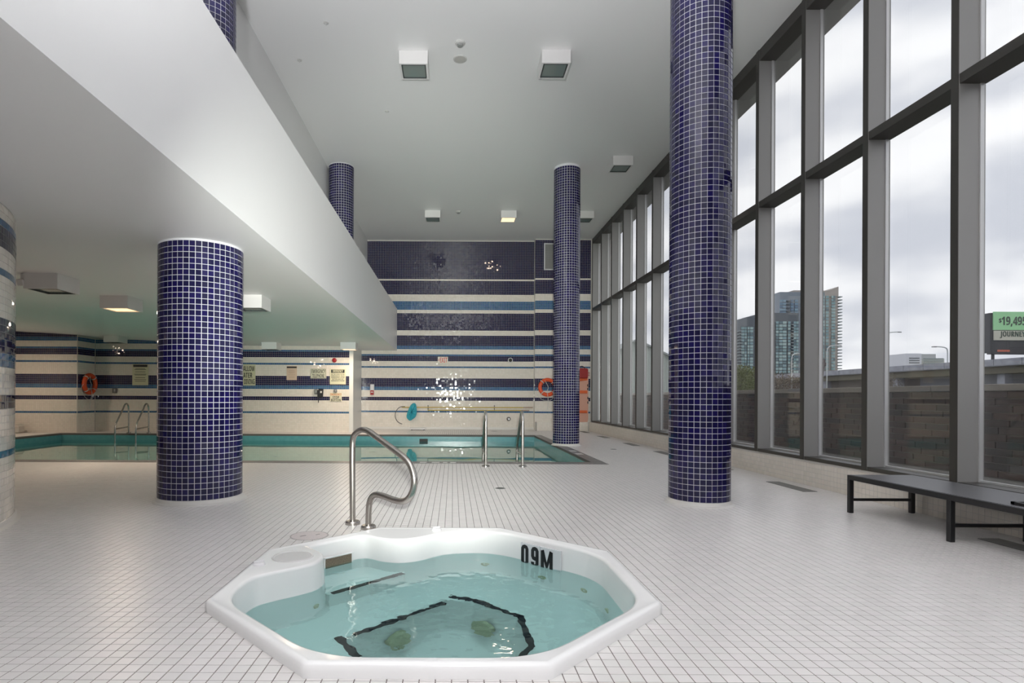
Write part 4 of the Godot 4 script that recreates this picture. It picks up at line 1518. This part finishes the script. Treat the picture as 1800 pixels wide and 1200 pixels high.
	for yy in [0.0, -0.05, -0.1]:
		b.box(Vector3(0.18, yy, 0.0), Vector3(0.25, yy + 0.022, 0.03))
	put("webbing", b, mat("bag_red", Color(), 0.6), o)
	# air grille high on the pier
	o = thing("air_grille", "square grey air grille with white frame high on the pier", "grille", P(3.46, 5.82, D_PIER - 0.004))
	b = MB.new()
	for q in [[-0.43, 0.43, 0.415, 0.45], [-0.43, 0.43, -0.45, -0.415], [-0.43, -0.395, -0.415, 0.415], [0.395, 0.43, -0.415, 0.415]]:
		b.box(Vector3(q[0], q[2], 0), Vector3(q[1], q[3], 0.03))
	put("frame", b, mat("alarm_white", Color(), 0.35), o)
	b = MB.new()
	b.box(Vector3(-0.395, -0.415, 0.0), Vector3(0.395, 0.415, 0.006))
	put("backing", b, mat("grille_back", Color(0.12, 0.12, 0.12), 0.7), o)
	for i in 27:
		b = MB.new()
		b.obox(Transform3D(Basis(Vector3.RIGHT, 0.6), Vector3(0, -0.4 + i * 0.0307, 0.015)), Vector3(0.79, 0.022, 0.003))
		put("louvre", b, mat("louvre_grey", Color(0.34, 0.34, 0.33), 0.5), o)
	o = thing("planter_block", "low pale block at the foot of the far left wall", "block", P(-12.75, 0, D_FAR_LEFT - 0.3))
	b = MB.new()
	b.obox(Transform3D(Basis.IDENTITY, Vector3(0, 0.12, 0)), Vector3(0.42, 0.24, 0.3), 0.04)
	put("body", b, mat("block_pale", Color(0.6, 0.55, 0.5), 0.6), o)
	b = MB.new()
	b.obox(Transform3D(Basis.IDENTITY, Vector3(-0.02, 0.25, 0)), Vector3(0.36, 0.03, 0.26), 0.012)
	put("lid", b, mat("block_pale", Color(), 0.6), o)

func _life_ring(at: Vector3, turn: float, r: float, label: String) -> void:
	var o := thing("life_ring", label, "life ring", at, "orange life rings")
	o.rotation.y = turn
	var b := MB.new()
	var path := PackedVector3Array()
	var mr := r * 0.80
	for i in 49:
		path.append(Vector3(sin(TAU * i / 48.0) * mr, cos(TAU * i / 48.0) * mr, 0))
	b.tube(path, r * 0.2, 14, false)
	put("ring", b, mat("ring_orange", Color(0.74, 0.09, 0.02), 0.4), o)
	var rope := mat("rope_white", Color(0.62, 0.62, 0.6), 0.8)
	for k in 4:
		var a := PI / 4 + k * PI / 2
		b = MB.new()
		path = PackedVector3Array()
		for i in 13:
			var q := TAU * i / 12.0
			var rr := mr + cos(q) * r * 0.215
			path.append(Vector3(sin(a) * rr, cos(a) * rr, sin(q) * r * 0.215))
		b.tube(path, 0.014, 8, false)
		put("band", b, rope, o)
	b = MB.new()
	path = PackedVector3Array([Vector3(-0.1, 0.22, 0.07), Vector3(-0.02, 0.1, 0.02), Vector3(0.03, -0.02, 0.04), Vector3(-0.03, -0.12, 0.05), Vector3(0.0, -0.3, 0.08), Vector3(0.02, -0.45, 0.02), Vector3(0.0, -0.75, 0.0)])
	b.tube(smooth_path(path, 3), 0.008, 6)
	put("hanging_rope", b, rope, o)
	b = MB.new()
	path = PackedVector3Array([Vector3(-r * 0.95, 0.0, 0.02), Vector3(-r * 1.25, -0.12, 0.0), Vector3(-r * 1.0, -0.3, 0.0), Vector3(-0.2, -r * 1.3, 0.01), Vector3(-0.05, -r * 1.45, 0.0), Vector3(0.15, -r * 1.35, 0.0), Vector3(r * 0.7, -r * 0.75, 0.02)])
	b.tube(smooth_path(path, 3), 0.006, 6)
	put("grab_line", b, rope, o)

func _outside() -> void:
	# paving and ground
	var b := MB.new()
	b.box(P(4.95, -0.05, -8), P(7.6, 0.0, 60))
	structure("paving_outside", b, tri_tex(mat("outside_paving", Color(1, 1, 1), 0.9), noise_tex(0.03, Color(0.45, 0.44, 0.43), Color(0.58, 0.57, 0.55), 12), 0.5))
	b = MB.new()
	b.box(P(7.9, -0.5, -300), P(900, -0.2, 900))
	structure("ground_outside", b, tri_tex(mat("outside_ground", Color(1, 1, 1), 0.95), noise_tex(0.02, Color(0.34, 0.34, 0.30), Color(0.42, 0.42, 0.38), 13), 0.02))
	# brick parapet
	b = MB.new()
	b.box(P(7.606, -0.2, -6), P(7.86, 1.22, 45))
	var wall := structure("wall_parapet", b, mat("mortar", Color(0.13, 0.115, 0.105), 0.9))
	var piece := MB.new()
	piece.obox(Transform3D(Basis.IDENTITY, Vector3(0, 0, 0.02)), Vector3(0.394, 0.0895, 0.04), 0.003)
	var bm := piece.mesh()
	var xf := []
	var kinds := []
	var basis := Basis(Vector3(0, 0, 1), Vector3.UP, Vector3(-1, 0, 0))
	for j in 12:
		for i in range(-10, 108):
			var d := (i + 0.5 * (j % 2) + 0.1 * (j % 3)) * 0.406
			xf.append(Transform3D(tilt(basis, 0.004), P(7.63 + rng.randf() * 0.004, 0.01 + (j + 0.5) * 0.101, d)))
			kinds.append("r")
	lay(wall, "brick", bm, xf, kinds, 290)
	for i in range(-4, 30):
		b = MB.new()
		b.obox(Transform3D(Basis.IDENTITY, P(7.73, 1.27, i * 1.5 + 0.75)), Vector3(0.34, 0.095, 1.494), 0.008)
		put("coping_stone", b, mat("coping_stone", Color(0.30, 0.275, 0.245), 0.85), wall)
	_gable_shed()
	_towers()
	_overpass()
	_trees()

func _gable_shed() -> void:
	var o := thing("gable_shed", "white corrugated metal shed with a pitched roof beyond the parapet", "building", P(12.5, 0, 40))
	var c := o.position
	var front := PackedVector2Array()
	for q in [[1086.0, 700.0], [1086.0, 618.0], [1118.0, 599.0], [1182.0, 630.0], [1182.0, 700.0]]:
		var p := at_px(q[0], q[1], 40.0) - c
		front.append(Vector2(p.x, p.y if q[1] < 690 else -0.2))
	var b := MB.new()
	b.prism(front, Transform3D(Basis.IDENTITY, Vector3(0, 0, -14)), 14.0)
	var white := mat("corrugated_white", Color(0.50, 0.55, 0.52), 0.6)
	put("walls", b, white, o)
	var xl := front[1].x
	var xr := front[3].x
	for i in 26:
		var x := xl + (xr - xl) * (i + 0.5) / 26.0
		var top: float = lerpf(front[1].y, front[2].y, (x - xl) / (front[2].x - xl)) if x < front[2].x else lerpf(front[2].y, front[3].y, (x - front[2].x) / (xr - front[2].x))
		b = MB.new()
		b.box(Vector3(x - 0.025, -0.2, 0.0), Vector3(x + 0.025, top - 0.05, 0.035))
		put("rib", b, white, o)
	b = MB.new()
	for q in [[1, 2], [2, 3]]:
		var a: Vector2 = front[q[0]]
		var e: Vector2 = front[q[1]]
		var up := Vector2(0, 0.12)
		b.prism(PackedVector2Array([a, e, e + up, a + up]), Transform3D(Basis.IDENTITY, Vector3(0, 0, -14.1)), 14.4)
	put("roof", b, mat("shed_roof", Color(0.33, 0.36, 0.36), 0.6), o)
	o = thing("grey_house", "low grey building with flat roof beside the white shed", "building", at_px(1074, 700, 58))
	b = MB.new()
	var w := at_px(1089, 630, 58) - o.position
	var w0 := at_px(1060, 630, 58) - o.position
	b.box(Vector3(w0.x, -1.5, -9), Vector3(w.x, w.y, 0))
	put("walls", b, mat("house_grey", Color(0.34, 0.36, 0.36), 0.7), o)
	b = MB.new()
	b.box(Vector3(w0.x - 0.2, w.y, -9.2), Vector3(w.x + 0.2, w.y + 0.35, 0.25))
	put("roof", b, mat("house_roof", Color(0.22, 0.24, 0.24), 0.7), o)
	b = MB.new()
	b.box(Vector3(w0.x + 0.6, 0.2, 0.0), Vector3(w.x - 0.2, w.y - 0.8, 0.03))
	put("window", b, mat("far_glass_dark", Color(0.07, 0.1, 0.11), 0.1), o)

func block(o: Node3D, called: String, u0: float, u1: float, v0: float, d: float, depth: float, m: Material) -> MeshInstance3D:
	var b := MB.new()
	var lo := at_px(u0, v0, d)
	var hi := at_px(u1, v0, d)
	b.box(Vector3(lo.x, -0.3, lo.z), Vector3(hi.x, lo.y, lo.z - depth))
	return put(called, b, m, o)

func pane_grid(o: Node3D, cols: Array, v0: float, v1: float, n: int, d: float, m: Array) -> void:
	for c in cols:
		var a := at_px(c[0], v0, d)
		var e := at_px(c[1], v1, d)
		var b := MB.new()
		var h := (a.y - e.y) / n
		b.box(Vector3(a.x, 0, 0), Vector3(e.x, h * 0.78, 0.25))
		var me := b.mesh()
		for i in n:
			var p := put("window_pane", me, m[rng.randi() % m.size()], o)
			p.position = Vector3(0, e.y + h * (i + 0.1), a.z)

func slabs(o: Node3D, u0: float, u1: float, v0: float, v1: float, n: int, d: float, depth: float, m: Material) -> void:
	var a := at_px(u0, v0, d)
	var e := at_px(u1, v1, d)
	var h := (a.y - e.y) / n
	var b := MB.new()
	b.box(Vector3(a.x, 0, -depth), Vector3(e.x, h * 0.28, 1.2))
	var me := b.mesh()
	for i in n:
		var p := put("balcony", me, m, o)
		p.position = Vector3(0, e.y + h * i, a.z)

func _towers() -> void:
	var glass := []
	for c in [Color(0.20, 0.34, 0.36), Color(0.30, 0.45, 0.46), Color(0.12, 0.2, 0.23), Color(0.24, 0.38, 0.42), Color(0.36, 0.5, 0.5)]:
		glass.append(mat("tower_glass_%d" % glass.size(), c, 0.12))
	var blue := []
	for c in [Color(0.16, 0.27, 0.38), Color(0.22, 0.34, 0.44), Color(0.12, 0.2, 0.3)]:
		blue.append(mat("tower_blue_glass_%d" % blue.size(), c, 0.12))
	var dark := mat("tower_dark_frame", Color(0.10, 0.12, 0.14), 0.5)
	var tan := mat("tower_tan_concrete", Color(0.42, 0.38, 0.35), 0.8)
	var slab := mat("tower_slab", Color(0.28, 0.33, 0.34), 0.7)
	var d := 460.0
	var o := thing("apartment_tower", "tall apartment tower with tan end wall and curved parapet", "building")
	block(o, "glass_wing", 1371, 1442, 513, d, 30, mat("tower_blue_frame", Color(0.20, 0.24, 0.29), 0.4))
	block(o, "side_wing", 1369.5, 1376, 528, d + 3, 25, dark)
	block(o, "core", 1395, 1448, 510, d + 2, 30, tan)
	block(o, "end_wall", 1447, 1473, 520, d, 30, tan)
	var b := MB.new()
	var pts := PackedVector2Array()
	for q in [[1447.0, 521.0], [1447.0, 511.5], [1455.0, 510.5], [1462.0, 508.5], [1468.0, 506.0], [1473.5, 503.5], [1473.5, 521.0]]:
		var p := at_px(q[0], q[1], d)
		pts.append(Vector2(p.x, p.y))
	b.prism(pts, Transform3D(Basis.IDENTITY, Vector3(0, 0, -d - 29)), 29.3)
	put("parapet", b, tan, o)
	block(o, "glass_strip", 1440, 1449.5, 513, d - 0.5, 20, mat("tower_teal_frame", Color(0.13, 0.2, 0.22), 0.4))
	pane_grid(o, [[1370.5, 1375], [1376, 1381], [1390, 1394], [1397, 1402]], 526, 650, 24, d - 0.6, blue)
	pane_grid(o, [[1441, 1445], [1445.5, 1449], [1451.5, 1456], [1461.5, 1464], [1464.5, 1467.5]], 519, 656, 25, d - 1.0, glass)
	slabs(o, 1472.5, 1478.5, 517, 654, 25, d, 18, slab)
	slabs(o, 1383, 1388, 524, 548, 4, d - 1, 3, dark)
	d = 420.0
	o = thing("apartment_tower", "dark glass apartment tower with stepped roof and balconies", "building")
	block(o, "low_wing", 1302, 1316, 573, d, 30, dark)
	block(o, "middle_wing", 1313.5, 1345, 557, d + 2, 30, dark)
	block(o, "high_wing", 1340, 1404, 549.5, d + 1, 30, dark)
	pane_grid(o, [[1303, 1308], [1309, 1312], [1314, 1317], [1318.5, 1323.5]], 574, 654, 15, d - 0.8, glass)
	pane_grid(o, [[1357, 1360], [1364, 1368], [1369.5, 1375], [1376, 1382], [1385, 1389], [1395, 1399], [1400, 1403]], 564, 656, 17, d - 0.8, glass)
	slabs(o, 1298.8, 1303.5, 577, 652, 14, d, 20, slab)
	slabs(o, 1390, 1394, 566, 656, 17, d, 3, slab)
	# white low building
	d = 300.0
	o = thing("office_building", "low white office block beyond the overpass", "building")
	block(o, "white_wing", 1593, 1620, 621, d, 20, mat("office_white", Color(0.72, 0.74, 0.8), 0.6))
	block(o, "glass_wing", 1618, 1645, 622, d + 2, 20, mat("office_pale", Color(0.5, 0.52, 0.53), 0.6))
	block(o, "low_wing", 1620, 1660, 630, d + 1, 20, mat("office_cream", Color(0.6, 0.63, 0.6), 0.6))
	for i in 3:
		b = MB.new()
		var p := at_px(1598, 630 + i * 4.0, d)
		b.box(p + Vector3(0, 0, 0), p + Vector3(5.4, 0.45, 0.2))
		put("window_strip", b, dark, o)
		b = MB.new()
		p = at_px(1623, 631 + i * 4.0, d)
		b.box(p, p + Vector3(10.5, 0.5, 0.2))
		put("window_strip", b, slab, o)

func _overpass() -> void:
	var o := thing("highway_overpass", "grey concrete highway overpass running past beyond the parapet", "bridge", P(95, 0, 120))
	var c := o.position
	var concrete := tri_tex(mat("overpass_concrete", Color(1, 1, 1), 0.85), noise_tex(0.02, Color(0.55, 0.56, 0.60), Color(0.66, 0.67, 0.71), 21), 0.05)
	var x := 95.0
	var b := MB.new()
	for i in 22:
		b = MB.new()
		var d0 := 60.0 + i * 5.0
		b.box(P(x, 7.1, d0 + 0.06) - c, P(x + 0.4, 8.2, d0 + 4.94) - c)
		put("barrier_panel", b, concrete, o)
	b = MB.new()
	b.box(P(x + 0.15, 6.95, 60) - c, P(x + 6, 7.2, 170) - c)
	put("deck", b, concrete, o)
	b = MB.new()
	b.box(P(x + 1.0, 5.7, 60) - c, P(x + 1.5, 6.95, 170) - c)
	b.box(P(x + 4.0, 5.7, 60) - c, P(x + 4.5, 6.95, 170) - c)
	put("girder", b, mat("girder_dark_olive", Color(0.13, 0.12, 0.085), 0.8), o)  # one dark olive tone for the beams under the deck
	for d in [76.0, 100.0, 124.0, 148.0]:
		b = MB.new()
		b.box(P(x + 2, -0.3, d) - c, P(x + 3.4, 5.7, d + 1.4) - c)
		put("pier", b, concrete, o)
	b = MB.new()
	b.box(P(x + 5.2, -0.3, 60) - c, P(x + 5.8, 6.95, 122) - c)
	put("retaining_wall", b, mat("retaining_grey", Color(0.27, 0.28, 0.31), 0.85), o)
	b = MB.new()
	b.box(P(x + 5.2, -0.3, 122) - c, P(x + 5.8, 6.95, 170) - c)
	put("abutment", b, mat("abutment_brown", Color(0.22, 0.19, 0.18), 0.9), o)
	# street lamps
	var pole := mat("lamp_pole_white", Color(0.62, 0.66, 0.66), 0.5)
	for q in [[1391.7, 665.0, 622.5, 1404.0, 130.0, "pale curved street lamp in front of the dark glass tower"], [1453.7, 659.0, 608.0, 1476.0, 138.0, "pale curved street lamp in front of the tan tower"], [1550.0, 650.0, 585.0, 1581.0, 129.0, "thin street lamp on the overpass by the white office block"], [1665.5, 640.0, 610.0, 1642.0, 115.0, "thin street lamp leaning left over the overpass"]]:
		var s := thing("street_lamp", q[5], "street lamp", at_px(q[0], q[1], q[4]), "street lamps")
		var top := at_px(q[0], q[2], q[4]) - s.position
		var tip := at_px(q[3], q[2], q[4]) - s.position
		var path := PackedVector3Array([Vector3(0, (7.21 if s.position.x > 95.0 else -0.2) - s.position.y, 0), top * 0.5, top * 0.85, top * 0.97 + tip * 0.0 + Vector3((tip.x) * 0.12, 0, 0), Vector3(tip.x * 0.45, top.y * 1.02, 0), Vector3(tip.x, top.y * 1.03, 0)])
		b = MB.new()
		b.tube(smooth_path(path, 2), 0.11, 8)
		put("pole", b, pole, s)
		b = MB.new()
		b.obox(Transform3D(Basis.IDENTITY, Vector3(tip.x, top.y * 1.03 - 0.05, 0)), Vector3(0.9, 0.18, 0.35), 0.05)
		put("lamp_head", b, mat("lamp_head_grey", Color(0.25, 0.26, 0.27), 0.5), s)
	var u := thing("wooden_pole", "dark leaning wooden utility pole before the overpass", "pole", at_px(1442, 690, 80))
	b = MB.new()
	b.tube(PackedVector3Array([Vector3(-0.25, -0.2 - u.position.y, 0), at_px(1449, 631, 80) - u.position]), 0.14, 10)
	put("shaft", b, mat("pole_wood", Color(0.12, 0.10, 0.10), 0.9), u)
	b = MB.new()
	var ptop := at_px(1448, 640, 80) - u.position
	b.obox(Transform3D(Basis.IDENTITY, ptop), Vector3(0.5, 0.5, 0.4), 0.05)
	put("transformer", b, mat("pole_wood", Color(), 0.9), u)
	# billboard
	var d := 108.0
	var s2 := thing("billboard", "large roadside billboard with green price panel and cream panel", "billboard", at_px(1742, 629, d))
	var z := s2.position
	var W := 14.0
	var green := mat("billboard_green", Color(0.36, 0.74, 0.38), 0.5)
	var cream := mat("billboard_cream", Color(0.58, 0.57, 0.48), 0.5)
	var black := mat("billboard_black", Color(0.03, 0.032, 0.04), 0.6)
	var px := d / F
	var g0 := at_px(1744, 580, d) - z
	var g1 := at_px(1744, 548, d) - z
	b = MB.new()
	b.box(Vector3(g0.x, g0.y, 0.1), Vector3(g0.x + W, g1.y, 0.3))
	put("price_panel", b, green, s2)
	var c0 := at_px(1744, 598, d) - z
	b = MB.new()
	b.box(Vector3(c0.x + 0.1, c0.y, 0.12), Vector3(c0.x + W, g0.y - 0.12, 0.3))
	put("name_panel", b, cream, s2)
	var k0 := at_px(1740, 620, d) - z
	b = MB.new()
	b.box(Vector3(k0.x, k0.y, -1.2), Vector3(k0.x + W, g1.y - 0.2, 0.09))
	put("back_panel", b, black, s2)
	var ink := mat("billboard_print", Color(0.05, 0.08, 0.06), 0.6)
	for q in [["19,495", 1758.0, 574.0, 1.65, 1801.5], ["$", 1753.0, 568.0, 0.8, 1757.5], ["JOURNEY", 1755.0, 594.5, 1.15, 1799.5]]:
		var t := text_mesh(q[0], q[3], 0.06)
		t.horizontal_alignment = HORIZONTAL_ALIGNMENT_LEFT
		t.vertical_alignment = VERTICAL_ALIGNMENT_BOTTOM
		var e := put("lettering", t, ink, s2)
		var bx := t.get_aabb()
		var wide: float = (q[4] - q[1]) * px
		var p: Vector3 = at_px(q[1], q[2], d) - z
		e.scale = Vector3(wide / bx.size.x, 1.15 * q[3] / bx.size.y, 1)
		e.position = Vector3(p.x - bx.position.x * e.scale.x, p.y - bx.position.y * e.scale.y, 0.33)
	b = MB.new()
	var r0 := at_px(1752, 618, d) - z
	b.box(Vector3(r0.x, r0.y, 0.1), Vector3(r0.x + 2.3, r0.y + 0.35, 0.2))
	put("red_strip", b, mat("billboard_red", Color(0.6, 0.12, 0.06), 0.5), s2)
	b = MB.new()
	b.box(Vector3(-0.9, at_px(1742, 623, d).y - z.y, 0.1), Vector3(W, at_px(1742, 621, d).y - z.y, 0.9))
	put("catwalk", b, black, s2)
	b = MB.new()
	b.tube(PackedVector3Array([Vector3(0.9, -8.0, -0.6), Vector3(0.9, g0.y, -0.6)]), 0.25, 10)
	b.tube(PackedVector3Array([Vector3(9.0, -8.0, -0.6), Vector3(9.0, g0.y, -0.6)]), 0.25, 10)
	put("post", b, black, s2)

func _trees() -> void:
	for q in [[1288.0, 641.0, 60.0, 0, "olive green tree behind the parapet, left of the dark tower"], [1306.0, 640.0, 70.0, 0, "broad olive green tree in front of the dark tower"], [1327.0, 645.0, 80.0, 1, "yellow green tree in front of the dark tower"], [1366.0, 652.0, 60.0, 2, "bare brownish tree under the dark tower"], [1384.0, 656.0, 71.0, 2, "small bare brownish tree beside the street lamp"], [1554.0, 652.0, 90.0, 2, "thin bare tree beside the overpass pier"]]:
		var d: float = q[2]
		var top := at_px(q[0], q[1], d)
		var h := top.y + 0.3
		var o := thing("tree", q[4], "tree", Vector3(top.x, -0.3, top.z), "trees beyond the parapet")
		var b := MB.new()
		b.tube(PackedVector3Array([Vector3.ZERO, Vector3(0.1, h * 0.3, 0), Vector3(0.05, h * 0.6, 0.1)]), 0.11, 8)
		put("trunk", b, mat("bark", Color(0.10, 0.08, 0.065), 0.9), o)
		b = MB.new()
		var rad := h * 0.42
		for i in 9:
			var a := rng.randf() * TAU
			var e := Vector3(cos(a) * rad * 0.7, h * (0.5 + 0.4 * rng.randf()), sin(a) * rad * 0.7)
			b.tube(PackedVector3Array([Vector3(0.05, h * 0.3, 0), e * 0.6 + Vector3(0, h * 0.2, 0), e]), 0.035, 5)
		put("branches", b, mat("bark", Color(), 0.9), o)
		b = MB.new()
		var leaves := 2600 if q[3] < 2 else 1500
		for i in leaves:
			var dir := Vector3(rng.randfn(), rng.randfn(), rng.randfn()).normalized()
			var rr := pow(rng.randf(), 0.4)
			var p := Vector3(dir.x * rad, h * 0.58 + dir.y * h * 0.42, dir.z * rad) * 1.0
			p = Vector3(p.x * rr, h * 0.58 + (p.y - h * 0.58) * rr, p.z * rr)
			var bs := Basis(Vector3(rng.randfn(), rng.randfn(), rng.randfn()).normalized(), rng.randf() * TAU)
			var l := 0.16 if q[3] < 2 else 0.11
			b.tri(p + bs * Vector3(-l * 0.5, 0, 0), p + bs * Vector3(l * 0.5, 0, 0), p + bs * Vector3(0, l * 1.4, 0))
		var tone: Color = [Color(0.13, 0.15, 0.05), Color(0.19, 0.20, 0.06), Color(0.16, 0.125, 0.09)][q[3]]
		var f := put("foliage", b, mat("leaves_%d" % q[3], tone, 0.7), o)
		f.set_meta("kind", "stuff")
